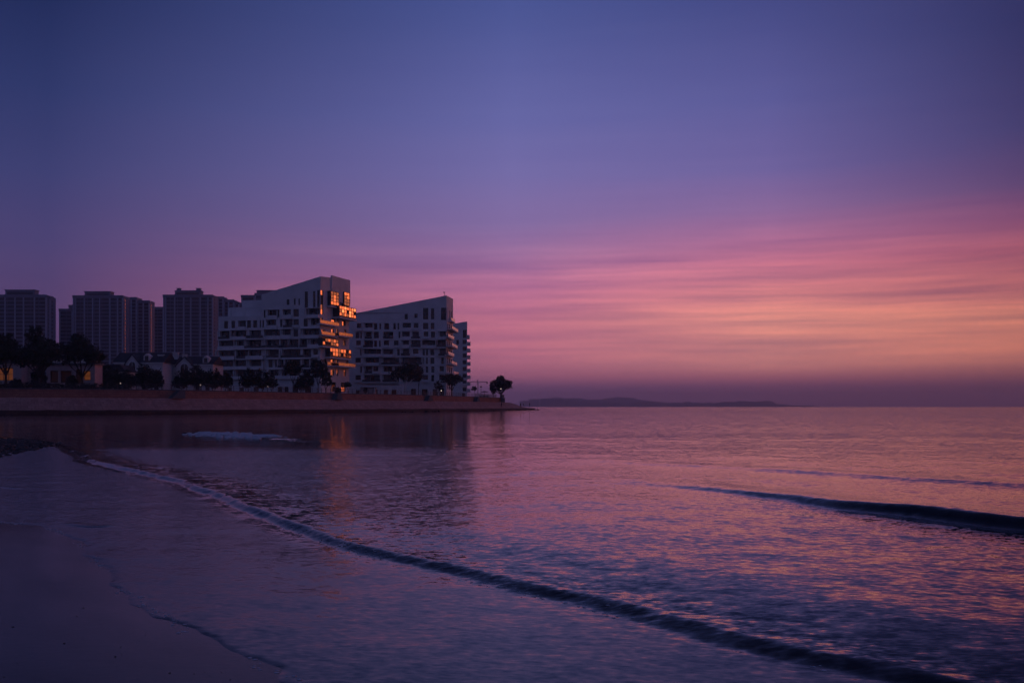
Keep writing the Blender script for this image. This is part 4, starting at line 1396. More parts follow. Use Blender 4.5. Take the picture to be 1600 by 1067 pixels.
def villa(px0, px1, Y, eave_py, label, seed, gable_px, gable_w, apex_py, chimneys, dormers, ridge_py):
    r = random.Random(seed)
    x0, x1 = (px0 - 800) / F * Y, (px1 - 800) / F * Y
    xm_ = (x0 + x1) / 2
    root = empty('villa', (xm_, Y, ZT))
    tag(root, label, 'villa', 'villas behind the promenade')
    zof = lambda q, yy=0.0: HC + (HZ - q) / F * (Y + yy) - ZT
    xof = lambda p, yy=0.0: (p - 800) / F * (Y + yy) - xm_
    ze = zof(eave_py)
    dp = 10.0
    MB().box(x0 - xm_, x1 - xm_, 0, dp, 0, ze).build('wall', M['villa'], root)
    roof = gable_roof(root, x0 - xm_, x1 - xm_, 0, dp, ze + 0.002, zof(ridge_py, dp / 2) - ze, 'x', 0.4)
    # projecting gabled bay
    gx = xof(gable_px, -1.4)
    gw = gable_w / F * Y
    za = zof(apex_py, -1.4)
    zg = ze - 0.25
    MB().prism([(gx - gw / 2, 0), (gx + gw / 2, 0), (gx + gw / 2, zg), (gx, za - 0.25), (gx - gw / 2, zg)], -1.4, 2.5, 'y').build('gable_bay', M['villa'], root)
    rf = MB()
    for s in (-1, 1):
        a, b = (gx + s * (gw / 2 + 0.3), zg - 0.3), (gx, za)
        rf.prism([a, b, (b[0], b[1] - 0.22), (a[0], a[1] - 0.22)] if s > 0 else [a, (a[0], a[1] - 0.22), (b[0], b[1] - 0.22), b], -1.7, 4.5, 'y')
    rf.build('gable_roof', M['slate'], root)
    arch_window(root, gx, -1.47, zg * 0.42, gw * 0.46, zg * 0.62, M['glass'])
    for cpx, ctop, cw in chimneys:
        cx = xof(cpx, 3.5)
        ch = MB().box(cx - cw / 2, cx + cw / 2, 3.0, 4.2, ze - 0.5, zof(ctop, 3.5)).build('chimney', M['villa'], roof)
        MB().box(cx - cw / 2 - 0.12, cx + cw / 2 + 0.12, 2.88, 4.32, zof(ctop, 3.5) + 0.002, zof(ctop, 3.5) + 0.2).build('chimney_cap', M['villa'], root)
    for dpx in dormers:
        x = xof(dpx, 1.0)
        d_ = MB().prism([(x - 0.8, ze + 0.3), (x + 0.8, ze + 0.3), (x + 0.8, ze + 1.7), (x, ze + 2.4), (x - 0.8, ze + 1.7)], 0.5, 3.0, 'y').build('dormer', M['villa'], root)
        window(root, (x, 0.42, ze + 0.5), 0, 0.9, 1.2, 2, 1, M['glass'])
    n = int((x1 - x0) / 2.6)
    for i in range(n):
        x = x0 - xm_ + (x1 - x0) * (i + 0.5) / n
        if abs(x - gx) < gw / 2 + 0.7:
            continue
        for z in (0.9, 4.1):
            if z + 1.6 < ze:
                window(root, (x, -0.06, z), 0, 1.1, 1.5, 2, 2, M['glass'])
    MB().box(x0 - xm_ - 0.25, x1 - xm_ + 0.25, -0.3, -0.004, ze - 0.3, ze - 0.004).build('eaves', M['white_paint'], root)
    return root


villa(178, 254, 262, 566, 'pale villa with pointed gable and arched window, between shrubs and towers', 2, 206.5, 21, 553, [(252, 555, 1.6)], [230], 551)
villa(254, 332, 270, 569, 'pale villa with two blunt chimneys and a wide arched window', 4, 288, 26, 557, [(274.5, 551.5, 1.3), (288.5, 554.5, 1.0)], [322], 557)
# low outbuilding between pavilion and villa
r_ = empty('outbuilding', ((170 - 800) / F * 250, 250, ZT))
tag(r_, 'low pale outbuilding with dark hipped roof left of the gabled villa', 'outbuilding')
MB().box(-4, 4, 0, 7, 0, 5.2).build('wall', M['villa'], r_)
MB().prism([(-4.4, 5.2), (4.4, 5.2), (3.0, 7.0), (-3.0, 7.0)], -0.4, 7.4, 'y').build('roof', M['slate'], r_)
for x in (-2.4, 0, 2.4):
    window(r_, (x, -0.06, 2.2), 0, 1.1, 1.6, 2, 2, M['glass'])

# ------------------------------------------------------------------ pavilion with lit windows
def pavilion(px0, px1, Y, top_py, lit, dark, label, canopy=None):
    x0, x1 = (px0 - 800) / F * Y, (px1 - 800) / F * Y
    xm_ = (x0 + x1) / 2
    root = empty('pavilion', (xm_, Y, ZT))
    tag(root, label, 'pavilion', 'low buildings with lit windows')
    zt = HC + (HZ - top_py) / F * Y - ZT
    holes_, its = [], []
    for lst, m in ((lit, M['amber']), (dark, M['amber_dim'])):
        for p0, p1, q0, q1 in lst:
            h = ((p0 - 800) / F * Y - xm_, (p1 - 800) / F * Y - xm_, max(0.05, HC + (HZ - q1) / F * Y - ZT), HC + (HZ - q0) / F * Y - ZT)
            holes_.append(h)
            its.append((h, m))
    mb_ = MB()
    holed_wall(mb_, x0 - xm_, x1 - xm_, 0, zt, holes_, lambda h: 0.45, lambda a, d, z: (a, d, z))
    mb_.quad((x0 - xm_, 0, zt), (x1 - xm_, 0, zt), (x1 - xm_, 4, zt), (x0 - xm_, 4, zt))
    for x in (x0 - xm_, x1 - xm_):
        mb_.quad((x, 0, 0), (x, 4, 0), (x, 4, zt), (x, 0, zt))
    mb_.quad((x0 - xm_, 4, 0), (x1 - xm_, 4, 0), (x1 - xm_, 4, zt), (x0 - xm_, 4, zt))
    mb_.build('wall', M['pav'], root)
    MB().box(x0 - xm_ - 0.3, x1 - xm_ + 0.3, -0.35, 4.3, zt + 0.002, zt + 0.35).build('roof_slab', M['concrete'], root)
    for h, m in its:
        wd, ht = h[1] - h[0], h[3] - h[2]
        window(root, ((h[0] + h[1]) / 2, 0.36, h[2]), 0, round(wd, 1), round(ht, 1), max(1, int(wd / 0.9)), 2, m, bar=0.1)
    return root


pavilion(-40, 33, 212, 568, [(-30, -12, 574, 596), (-4, 20, 574.4, 594.5)], [], 'low stone pavilion with wide amber windows at the left edge')
pavilion(33.3, 52, 215, 569, [(34.5, 40.2, 575.5, 590.5)], [], 'small stone link with one narrow amber window')
pavilion(72, 148, 214, 569.5, [(130, 141, 579.2, 594)], [(78, 90.5, 579, 597.5), (94, 111.5, 579, 597.5), (118, 127, 577, 600)],
         'stone pavilion with dim glazing and one square amber window beside dark shrubs')
r_ = empty('glazed_hall', ((104 - 800) / F * 228, 228, ZT))
tag(r_, 'pale upper storey rising behind the stone pavilion', 'hall')
xa, xb = (78 - 104) / F * 228, (135 - 104) / F * 228
zt = HC + (HZ - 558.5) / F * 228 - ZT
MB().box(xa, xb, 0, 6, 0, zt).build('wall', M['villa'], r_)
MB().box(xa - 0.3, xb + 0.3, -0.3, 6.3, zt + 0.002, zt + 0.3).build('roof_slab', M['concrete'], r_)

# ------------------------------------------------------------------ trees and shrubs
def leaf_cloud(blobs, n, size, r):
    """leaf-sized quads spread through the volume of several lumps, thicker towards their skins"""
    vol = np.array([b[3] * b[4] * b[5] for b in blobs])
    cnt = (n * vol / vol.sum()).astype(int) + 6
    C, N_ = [], []
    for b, k in zip(blobs, cnt):
        d = r.normal(size=(k, 3))
        d /= np.linalg.norm(d, axis=1)[:, None]
        rad = r.uniform(0.35, 1.0, k) ** 0.6 * (1 + 0.16 * r.normal(size=k))
        # clumps: pull leaves towards a few centres of this lump
        m_ = max(5, k // 45)
        ctr = r.normal(size=(m_, 3))
        ctr = ctr / np.linalg.norm(ctr, axis=1)[:, None] * r.uniform(0.55, 1.05, (m_, 1))
        pick = r.integers(0, m_, k)
        p = d * rad[:, None]
        p = np.where(r.random((k, 1)) < 0.72, ctr[pick] + r.normal(0, 0.17, (k, 3)), p)
        C.append(p * np.array(b[3:6]) + np.array(b[:3]))
    C = np.concatenate(C)
    k = len(C)
    a = r.normal(size=(k, 3))
    a /= np.linalg.norm(a, axis=1)[:, None]
    b_ = np.cross(a, r.normal(size=(k, 3)))
    b_ /= np.linalg.norm(b_, axis=1)[:, None]
    s = size * r.uniform(0.6, 1.4, (k, 1))
    V = np.stack([C - a * s, C - b_ * s * 0.55, C + a * s, C + b_ * s * 0.55], 1).reshape(-1, 3)
    Q = np.arange(4 * k).reshape(-1, 4)
    return V, Q


def tree(name, px, Y, base_z, crown, n, label, group, seed, trunk_r=0.2, lean=0.0, m='leaf', size=0.26, forks=4, trunk_mat=None, fork_at=0.45, cat='tree'):
    """crown: list of lumps in photo pixels (px, py, rx, ry)"""
    r = np.random.default_rng(seed)
    rr = random.Random(seed)
    X0 = (px - 800) / F * Y
    root = empty(name, (X0, Y, base_z))
    tag(root, label, cat, group)
    k = Y / F
    blobs = []
    for (cx, cy, rx, ry) in crown:
        blobs.append(((cx - 800) * k - X0, rr.uniform(-0.35, 0.35) * rx * k, HC + (HZ - cy) * k - base_z, rx * k, rx * k * 0.9, ry * k))
    main = list(blobs)
    for b in main:                      # ragged sprays that break the outline
        for q in range(4):
            t0 = rr.uniform(0, 2 * math.pi)
            e = rr.uniform(0.75, 1.1)
            f = rr.uniform(0.18, 0.38)
            blobs.append((b[0] + math.cos(t0) * b[3] * e, b[1] + rr.uniform(-0.5, 0.5) * b[4], b[2] + math.sin(t0) * b[5] * e, b[3] * f, b[4] * f, b[5] * f))
    V, Q = leaf_cloud(blobs, n, size, r)
    blobs = main
    V[:, 2] = np.maximum(V[:, 2], 0.05)
    link_mesh('crown', np_mesh('crown', V, Q, M[m], smooth=False), root)
    mb_ = MB()
    zlow = min(b[2] - b[5] * 0.5 for b in blobs)
    zf = max(0.25, zlow * fork_at)
    mb_.tube([(0, 0, -0.15), (lean * 0.3, 0, zf * 0.5), (lean, 0, zf)], (trunk_r * 1.25, trunk_r, trunk_r * 0.85), 7)
    for b in blobs:
        mid = (lean + (b[0] - lean) * 0.55, b[1] * 0.4, zf + (b[2] - zf) * 0.5)
        mb_.tube([(lean, 0, zf - 0.05), mid, (b[0], b[1], b[2] + b[5] * 0.3)], (trunk_r * 0.7, trunk_r * 0.45, trunk_r * 0.12), 6)
        for q in range(forks):
            e = (b[0] + rr.uniform(-0.8, 0.8) * b[3], b[1] + rr.uniform(-0.8, 0.8) * b[4], b[2] + rr.uniform(-0.3, 0.8) * b[5])
            mb_.tube([mid, ((mid[0] + e[0]) / 2, (mid[1] + e[1]) / 2, (mid[2] + e[2]) / 2 + 0.15), e], (trunk_r * 0.35, trunk_r * 0.2, trunk_r * 0.06), 5)
    mb_.build('trunk', M[trunk_mat or 'bark'], root, smooth=True)
    return root


GT = 'trees along the promenade'
tree('tree', 9, 198, ZT, [(2, 548, 22, 20), (22, 552, 18, 16), (8, 535, 14, 12), (-16, 545, 18, 22)], 5200, 'big dark tree in front of the amber windows at the left edge', GT, 1, 0.28, size=0.3, m='leaf_b')
tree('tree', 62, 200, ZT, [(60, 545, 22, 16), (52, 522, 12, 11), (78, 548, 17, 16), (44, 556, 14, 12), (36, 562, 10, 9), (88, 545, 9, 10), (66, 560, 20, 12)], 6400, 'tallest dark tree in front of the stone pavilions, with a topknot crown', GT, 2, 0.3, size=0.3, m='leaf_b')
tree('tree', 128, 205, ZT, [(125, 545, 18, 16), (140, 552, 17, 13), (122, 530, 10, 8), (112, 553, 12, 12), (99, 561, 9, 8), (154, 558, 10, 8)], 4800, 'broad dark tree rising over the stone pavilion with one square window', GT, 3, 0.26, size=0.3, m='leaf_b')
tree('tree', 458, 283, ZT, [(457, 571, 11, 8), (464, 576, 9, 7), (450, 577, 7, 6)], 1900, 'small round tree before the front of the white block, left of two taller ones', GT, 4, 0.16, size=0.26)
tree('tree', 497, 285, ZT, [(495, 571, 9, 9), (503, 577, 9, 9), (492, 583, 7, 7), (506, 566, 5, 5)], 1900, 'slender open tree at the lit corner of the white block', GT, 5, 0.15, size=0.26)
tree('tree', 509, 281, ZT, [(509, 588, 8, 7), (513, 598, 6, 6), (505, 597, 5, 5)], 1100, 'short bushy tree beneath the glowing end windows', GT, 6, 0.12, size=0.24, cat='tree')
tree('tree', 631, 312, ZT, [(640, 577, 14, 9), (626, 582, 12, 9), (650, 583, 11, 9), (616, 585, 7, 6), (634, 588, 10, 6)], 3900, 'wide tree with pale forked trunk before the middle white block', GT, 7, 0.22, size=0.27, trunk_mat='white_paint', fork_at=0.25)
tree('tree', 654, 318, ZT, [(653, 588, 7, 7), (657, 580, 5, 6)], 900, 'thin tree leaning beside the wide pale-trunked one', GT, 8, 0.12, size=0.25)
tree('tree', 706, 345, ZT, [(706, 591, 13, 6.5), (698, 593, 9, 5), (714, 592, 9, 6), (707, 598, 8, 5)], 2300, 'flat-topped tree at the corner of the middle white block', GT, 9, 0.2, size=0.27)
tree('tree', 684, 338, ZT, [(684, 602, 6, 5), (689, 606, 5, 4)], 700, 'low tree beside the white globe lamp left of the flat-topped tree', GT, 10, 0.1, size=0.24)
tree('tree', 741, 372, ZT, [(741, 607, 3.8, 3.6)], 420, 'tiny lollipop tree between the far white block and the point', GT, 11, 0.09, size=0.2)
tree('tree', 783, 381, ZT, [(781, 600, 11, 9), (790, 602, 8, 8), (773, 602, 8, 8), (783, 592, 6, 6), (795, 600, 5, 6), (771, 609, 4, 4)], 5200, 'lone round-crowned tree against the pink sky on the point', GT, 12, 0.34, size=0.26, fork_at=0.5, m='leaf_b')
tree('tree', 771, 386, ZT, [(771, 611, 4, 4)], 500, 'small shrub-like tree tucked under the lone tree on the point', GT, 13, 0.1, size=0.22)
tree('tree', 544, 283, ZT, [(544, 600, 4.5, 3.5), (541, 602, 3, 3)], 450, 'small palm-shaped tree at the foot of the lit end wall', GT, 14, 0.09, size=0.25)
GS = 'shrubs behind the railing'
shr = [(158, 222, 585, 17, 17, 'tall'), (180, 224, 590, 13, 12, ''), (200, 226, 591, 14, 11, ''), (229, 226, 587, 18, 15, ''), (246, 226, 590, 9, 12, ''), (283, 236, 591, 13, 12, ''),
       (306, 236, 586, 16, 14, ''), (332, 238, 590, 14, 13, ''), (352, 242, 592, 11, 11, ''), (388, 250, 590, 16, 12, ''), (410, 252, 591, 14, 12, ''), (424, 252, 594, 9, 9, ''), (478, 268, 592, 12, 13, ''), (470, 270, 597, 10, 9, ''),
       (571, 292, 609, 3, 3, ''), (528, 278, 609, 5, 4, ''), (60, 205, 588, 12, 14, ''), (112, 207, 594, 9, 9, ''), (24, 203, 597, 10, 6, '')]
names_ = ['tall dark shrub against the right end of the stone pavilion', 'dark shrub below the outbuilding roof', 'dark shrub just left of the arched gable window',
          'rounded shrub before the right half of the gabled villa', 'narrow upright shrub touching the pale villa corner', 'shrub left of the wide arched window',
          'large shrub covering the foot of the wide arched window', 'shrub at the right end of the two-chimney villa', 'shrub at the left foot of the white block',
          'wide dark shrub before the low left part of the white block', 'dark shrub next to the wide one before the white block', 'low shrub at the right end of the dark pair before the white block',
          'pointed evergreen shrub left of the slender open tree', 'low dark shrub at the foot of the pointed evergreen', 'tiny shrub by the pink kiosk', 'small shrub at the foot of the lit end wall',
          'dark shrub between the two left stone pavilions', 'low dark shrub before the dim glazing of the stone pavilion', 'low shrub under the wide amber windows']
for i, (sx, sY, cy, rx, ry, _) in enumerate(shr):
    lump = [(sx, cy, rx * 0.75, ry), (sx - rx * 0.5, cy + ry * 0.35, rx * 0.5, ry * 0.7), (sx + rx * 0.5, cy + ry * 0.3, rx * 0.55, ry * 0.75), (sx, cy + ry * 0.7, rx * 0.85, ry * 0.55)]
    tree('shrub', sx, sY, ZT, lump, int(rx * ry * 12) + 200, names_[i], GS, 40 + i, 0.07, m='leaf_b', size=0.22, forks=3, fork_at=0.2, cat='shrub')
# clipped hedge on top of the wall at the left
hp = np.array([on_wall(p, 1.6)[0] for p in np.linspace(-40, 205, 46)])
r = np.random.default_rng(77)
V, Q = leaf_cloud([(p[0], p[1], 0.55, 1.3, 0.8, 0.62) for p in hp], 6500, 0.15, r)
V[:, 2] = np.clip(V[:, 2], 0.03, 1.3) + ZT
hedge = link_mesh('hedge', np_mesh('hedge', V, Q, M['leaf'], smooth=False))
tag(hedge, 'low clipped hedge on the wall top before the pavilions', 'hedge')

# ------------------------------------------------------------------ railing, balustrade, lamps
rail_root = empty('railing', (0, 0, 0))
tag(rail_root, 'long thin metal railing along the top of the sea wall', 'railing')
ln = offset_line(UP, 0.45)[:iend + 1]
s = np.concatenate([[0], np.cumsum(np.linalg.norm(np.diff(ln, axis=0), axis=1))])
i0 = int(np.argmin(np.abs(ln[:, 0] / ln[:, 1] * F + 800 + 60)))
ss = np.arange(s[i0], s[-1] - 6, 2.0)
lx, ly = np.interp(ss, s, ln[:, 0]), np.interp(ss, s, ln[:, 1])
post = MB().box(-0.05, 0.05, -0.05, 0.05, 0, 1.15).box(-0.08, 0.08, -0.08, 0.08, 0, 0.06).mesh('post', M['metal'])
for x, y in zip(lx, ly):
    share(post, 'post', rail_root, (x, y, ZT + 0.101))
for z in (0.35, 0.72, 1.12):
    MB().tube([(x, y, ZT + 0.1 + z) for x, y in zip(lx, ly)], [0.03] * len(lx), 5).build('rail', M['metal'], rail_root)

bal = empty('balustrade', (*on_wall(760, 2.4)[0], ZT))
tag(bal, 'short pale picket balustrade beside the lone tree on the point', 'balustrade')
b0 = np.array(bal.location[:2])
pk_m = MB().box(-0.09, 0.09, -0.05, 0.05, 0, 1.35).mesh('picket', M['white_paint'])
pts = [on_wall(p, 2.4)[0] - b0 for p in np.linspace(741, 778, 26)]
for p in pts:
    share(pk_m, 'picket', bal, (p[0], p[1], 0.012))
MB().tube([(p[0], p[1], 1.4) for p in pts], [0.07] * len(pts), 5).build('top_rail', M['white_paint'], bal)

# dark parapet that closes the end of the promenade
pe, de = on_wall(797, 1.2)
par = MB()
for i in range(7):
    a0_, a1_ = i / 7 * 1.3, (i + 1) / 7 * 1.3
    par.prism([(5.0 * math.cos(a0_), 5.0 * math.sin(a0_)), (5.0 * math.cos(a1_), 5.0 * math.sin(a1_)), (4.6 * math.cos(a1_), 4.6 * math.sin(a1_)), (4.6 * math.cos(a0_), 4.6 * math.sin(a0_))], 0, 1.15, 'z')
par.box(-6, -1.2, -0.2, 0.2, 0, 0.95)
o = par.build('end_parapet', M['concrete'], None, loc=(pe[0] - 2.6, pe[1] - 3.2, ZT + 0.103), rz=-0.5)
tag(o, 'dark curved parapet closing the end of the promenade', 'parapet')

lamp_spots = [(188, 'promenade globe lamp in front of the shrubs near the outbuilding'), (313, 'promenade globe lamp below the two-chimney villa'),
              (418, 'promenade globe lamp below the low left part of the white block'), (689.5, 'bright white globe lamp at the corner of the middle white block'),
              (782.6, 'white globe lamp glowing through the lone tree on the point')]
for p, lab in lamp_spots:
    hgt = 1.25 if p < 500 else (1.7 if p < 700 else 3.1)
    q = on_wall(p, 1.1)[0] if p < 780 else np.array(((p - 800) / F * 374, 374.0))
    root = empty('globe_lamp', (q[0], q[1], ZT + 0.013))
    tag(root, lab, 'lamp', 'globe lamps on the promenade')
    MB().tube([(0, 0, 0), (0, 0, hgt - 0.15)], (0.07, 0.05), 7).tube([(0, 0, 0), (0, 0, 0.12)], (0.14, 0.12), 7).build('post', M['metal'], root)
    MB().blob((0, 0, hgt), 0.15, 0.15, 0.15, 10, 7).build('globe', M['lamp'] if p > 500 else M['lamp_dim'], root, smooth=True)
for p, Y, top, lab in ((751.5, 366, 604, 'dark slim street lamp standing on the point'), (252.5, 226, 588, 'dark street lamp with flat head before the villa corner')):
    root = empty('street_lamp', ((p - 800) / F * Y, Y, ZT))
    tag(root, lab, 'lamp', 'dark street lamps')
    h = HC + (HZ - top) / F * Y - ZT
    MB().tube([(0, 0, 0), (0, 0, h * 0.6), (0, 0, h - 0.2)], (0.09, 0.07, 0.05), 7).build('post', M['metal'], root)
    MB().prism([(-0.3, h - 0.25), (0.3, h - 0.25), (0.45, h), (0.1, h + 0.18), (-0.1, h + 0.18), (-0.45, h)], -0.3, 0.3, 'y').build('lamp_head', M['metal'], root)

# parasol-like shelter beside the balustrade
pp = P(757, 615, 370)
root = empty('parasol', (pp.x, pp.y, ZT))
tag(root, 'flat dark parasol beside the slim lamp on the point', 'parasol')
MB().tube([(0, 0, 0), (0, 0, 2.1)], (0.05, 0.05), 6).build('pole', M['metal'], root)
cn = MB()
for i in range(8):
    t0, t1 = i * math.pi / 4, (i + 1) * math.pi / 4
    cn.tri((0, 0, 2.25), (1.3 * math.cos(t0), 1.3 * math.sin(t0), 1.95), (1.3 * math.cos(t1), 1.3 * math.sin(t1), 1.95))
    cn.quad((1.3 * math.cos(t0), 1.3 * math.sin(t0), 1.95), (1.3 * math.cos(t1), 1.3 * math.sin(t1), 1.95), (1.3 * math.cos(t1), 1.3 * math.sin(t1), 1.8), (1.3 * math.cos(t0), 1.3 * math.sin(t0), 1.8))
cn.build('canopy', M['cloth_d'], root)

# kiosk and white frame before the middle block
Yk = 300
root = empty('kiosk', ((577 - 800) / F * Yk, Yk, ZT))
tag(root, 'low pinkish kiosk with white fascia before the middle white block', 'kiosk')
kx = lambda p: (p - 577) / F * Yk
MB().box(kx(563), kx(586), 0, 3, 0, 2.35).build('wall', M['pink_wall'], root)
MB().box(kx(562.5), kx(596), -0.8, 3.2, 2.352, 2.65).build('roof', M['white_paint'], root)
MB().box(kx(564.5), kx(583), -0.05, -0.005, 0.9, 2.0).build('shutter', M['pav'], root)
MB().box(kx(585.5), kx(586.5), -0.7, -0.5, 0, 2.35).build('post', M['white_paint'], root)
root = empty('pergola', ((611 - 800) / F * Yk, Yk, ZT))
tag(root, 'thin white pergola frame standing next to the pink kiosk', 'pergola')
kx = lambda p: (p - 611) / F * Yk
for y in (0.0, 2.4):
    MB().box(kx(597), kx(630), y, y + 0.14, 2.4, 2.6).build('beam', M['white_paint'], root)
for p in (598, 609, 620, 629):
    wd = 0.25 if p == 609 else 0.1
    for y in (0.02, 2.42):
        MB().box(kx(p) - wd, kx(p) + wd, y, y + 0.1, 0, 2.398).build('post', M['white_paint'], root)
for i in range(9):
    x = kx(597) + (kx(630) - kx(597)) * (i + 0.5) / 9
    MB().box(x - 0.05, x + 0.05, -0.3, 2.85, 2.602, 2.7).build('slat', M['white_paint'], root)

# ------------------------------------------------------------------ people on the rocks
def person(px, feet_py, Y, pose, label, mcl, seed):
    k = Y / F
    base = P(px, feet_py, Y)
    root = empty('person', base)
    tag(root, label, 'person', 'people on the rocks of the point')
    if pose == 'stand':
        J = {'hip': (0, 0, 0.92), 'chest': (0.02, 0, 1.28), 'neck': (0.03, 0, 1.48), 'head': (0.04, -0.02, 1.60), 'top': (0.04, -0.02, 1.72),
             'kl': (-0.10, -0.02, 0.50), 'fl': (-0.11, 0.02, 0.06), 'tl': (-0.11, -0.13, 0.03), 'kr': (0.11, 0, 0.50), 'fr': (0.13, 0.03, 0.06), 'tr': (0.14, -0.12, 0.03),
             'sl': (-0.18, 0, 1.40), 'el': (-0.24, -0.03, 1.13), 'wl': (-0.20, -0.2, 0.95), 'sr': (0.22, 0, 1.40), 'er': (0.27, -0.03, 1.13), 'wr': (0.22, -0.22, 0.98)}
    else:
        J = {'hip': (0, 0.05, 0.42), 'chest': (0.08, 0, 0.74), 'neck': (0.14, -0.02, 0.92), 'head': (0.17, -0.04, 1.03), 'top': (0.18, -0.05, 1.15),
             'kl': (0.28, -0.28, 0.5), 'fl': (0.26, -0.32, 0.06), 'tl': (0.38, -0.38, 0.03), 'kr': (0.3, 0.02, 0.5), 'fr': (0.3, 0.0, 0.06), 'tr': (0.43, -0.02, 0.03),
             'sl': (0.08, -0.19, 0.85), 'el': (0.22, -0.26, 0.66), 'wl': (0.36, -0.22, 0.6), 'sr': (0.12, 0.18, 0.85), 'er': (0.26, 0.2, 0.66), 'wr': (0.38, 0.1, 0.6)}
    R_ = {'hip': 0.15, 'chest': 0.16, 'neck': 0.065, 'head': 0.10, 'top': 0.07, 'kl': 0.075, 'fl': 0.05, 'tl': 0.045, 'kr': 0.075, 'fr': 0.05, 'tr': 0.045,
          'sl': 0.07, 'el': 0.05, 'wl': 0.035, 'sr': 0.07, 'er': 0.05, 'wr': 0.035}
    E_ = [('hip', 'chest'), ('chest', 'neck'), ('neck', 'head'), ('head', 'top'), ('hip', 'kl'), ('kl', 'fl'), ('fl', 'tl'), ('hip', 'kr'), ('kr', 'fr'), ('fr', 'tr'),
          ('chest', 'sl'), ('sl', 'el'), ('el', 'wl'), ('chest', 'sr'), ('sr', 'er'), ('er', 'wr')]
    ks = list(J)
    me_ = bpy.data.meshes.new('body')
    me_.from_pydata([J[q] for q in ks], [(ks.index(a), ks.index(b)) for a, b in E_], [])
    me_.materials.append(mcl)
    o_ = link_mesh('body', me_, root)
    md = o_.modifiers.new('skin', 'SKIN')
    sv = me_.skin_vertices
    if not sv:
        bm_ = bmesh.new()
        bm_.from_mesh(me_)
        bm_.verts.layers.skin.verify()
        bm_.to_mesh(me_)
        bm_.free()
        sv = me_.skin_vertices
    for i, q in enumerate(ks):
        sv[0].data[i].radius = (R_[q], R_[q])
        sv[0].data[i].use_root = (q == 'hip')
    sd_ = o_.modifiers.new('sub', 'SUBSURF')
    sd_.levels = sd_.render_levels = 1
    hd = J['head']
    MB().blob((hd[0], hd[1] + 0.02, hd[2] + 0.05), 0.105, 0.115, 0.105, 9, 6).build('hair', M['cloth_d'], root, smooth=True)
    return root


person(783.5, 636.0, 384, 'stand', 'person in dark clothes standing at the foot of the wall below the lone tree', M['cloth_d'], 1)
person(813.4, 636.3, 421, 'stand', 'person in maroon standing on the apron, left of two others at the tip', M['cloth_r'], 2)
person(817.4, 634.4, 427, 'sit', 'person sitting hunched on the rocks between two standing people', M['cloth_d'], 3)
person(827.3, 635.6, 436, 'stand', 'person in dark clothes standing nearest the tip of the point', M['cloth_d'], 4)

# ------------------------------------------------------------------ far things: crane, headland, masts, boats
Yc = 1500
root = empty('tower_crane', ((746.5 - 800) / F * Yc, Yc, ZT))
tag(root, 'faint tower crane beyond the far white block', 'crane')
hz_ = HC + (HZ - 597) / F * Yc - ZT
for nm, x0, x1, z0, z1 in (('mast', -0.7, 0.7, 0, hz_ + 1.0),):
    m_ = MB()
    for sx in (-1, 1):
        for sy in (-1, 1):
            m_.tube([(sx * 0.7, sy * 0.7, 0), (sx * 0.7, sy * 0.7, hz_ + 1)], (0.22, 0.22), 4)
    n = 14
    for i in range(n):
        za_, zb_ = (hz_ + 1) * i / n, (hz_ + 1) * (i + 1) / n
        m_.tube([(-0.7, -0.7, za_), (0.7, -0.7, zb_)], (0.14, 0.14), 4).tube([(0.7, 0.7, za_), (-0.7, 0.7, zb_)], (0.14, 0.14), 4)
    m_.build('mast', M['metal'], root)
m_ = MB()
j0, j1 = (729 - 746.5) / F * Yc, (762 - 746.5) / F * Yc
m_.tube([(j0, 0, hz_), (j1, 0, hz_)], (0.4, 0.4), 4).tube([(j0, 0, hz_ + 0.3), (0, 0, hz_ + 1.5), (j1, 0, hz_ + 0.3)], (0.25, 0.3, 0.25), 4)
m_.build('jib', M['metal'], root)
MB().box(j1 - 2.2, j1, -0.8, 0.8, hz_ - 2.4, hz_ + 1.0).build('counterweight', M['concrete'], root)
MB().tube([(0, 0, hz_ + 1), (0, 0, hz_ + 4.5)], (0.6, 0.25), 5).build('tower_head', M['metal'], root)
MB().box(-0.4, 1.6, -1.9, -0.75, hz_ - 2.2, hz_ - 0.2).build('cab', M['white_paint'], root)


def ridge(name, Y, prof, deep, seed, rough, lumps=0.0):
    """a stretch of hill whose skyline follows prof = [(px, py)...]"""
    xs = np.linspace(prof[0][0], prof[-1][0], 320)
    ys = np.interp(xs, [p[0] for p in prof], [p[1] for p in prof])
    hh = np.maximum((HZ + HC * F / Y * 0 - ys) / F * Y + HC, 0.0)
    env_ = np.clip(hh / 12, 0, 1)
    hh = hh + (vnoise(xs, xs * 0, 0.55, seed) - 0.5) * rough * env_ + (vnoise(xs, xs * 0, 0.16, seed + 1) - 0.5) * rough * 1.3 * env_
    hh = np.maximum(hh, 0.4)
    X = (xs - 800) / F * Y
    rings = []
    for d, f in ((-deep, -0.05), (-deep * 0.8, 0.35), (-deep * 0.4, 0.8), (0, 1.0), (deep * 0.6, 0.7), (deep, -0.05)):
        rings.append(np.column_stack([X, np.full_like(X, Y + d) + (vnoise(xs, xs * 0 + d, 0.1, seed + 3) - 0.5) * deep * 0.3, hh * f + (f <= 0) * -2.0]))
    V_ = np.stack(rings, 1).reshape(-1, 3)
    o_ = link_mesh(name, np_mesh(name, V_, grid_quads(len(xs), 6), M['hill'], smooth=False))
    tag(o_, kind='structure')
    return o_


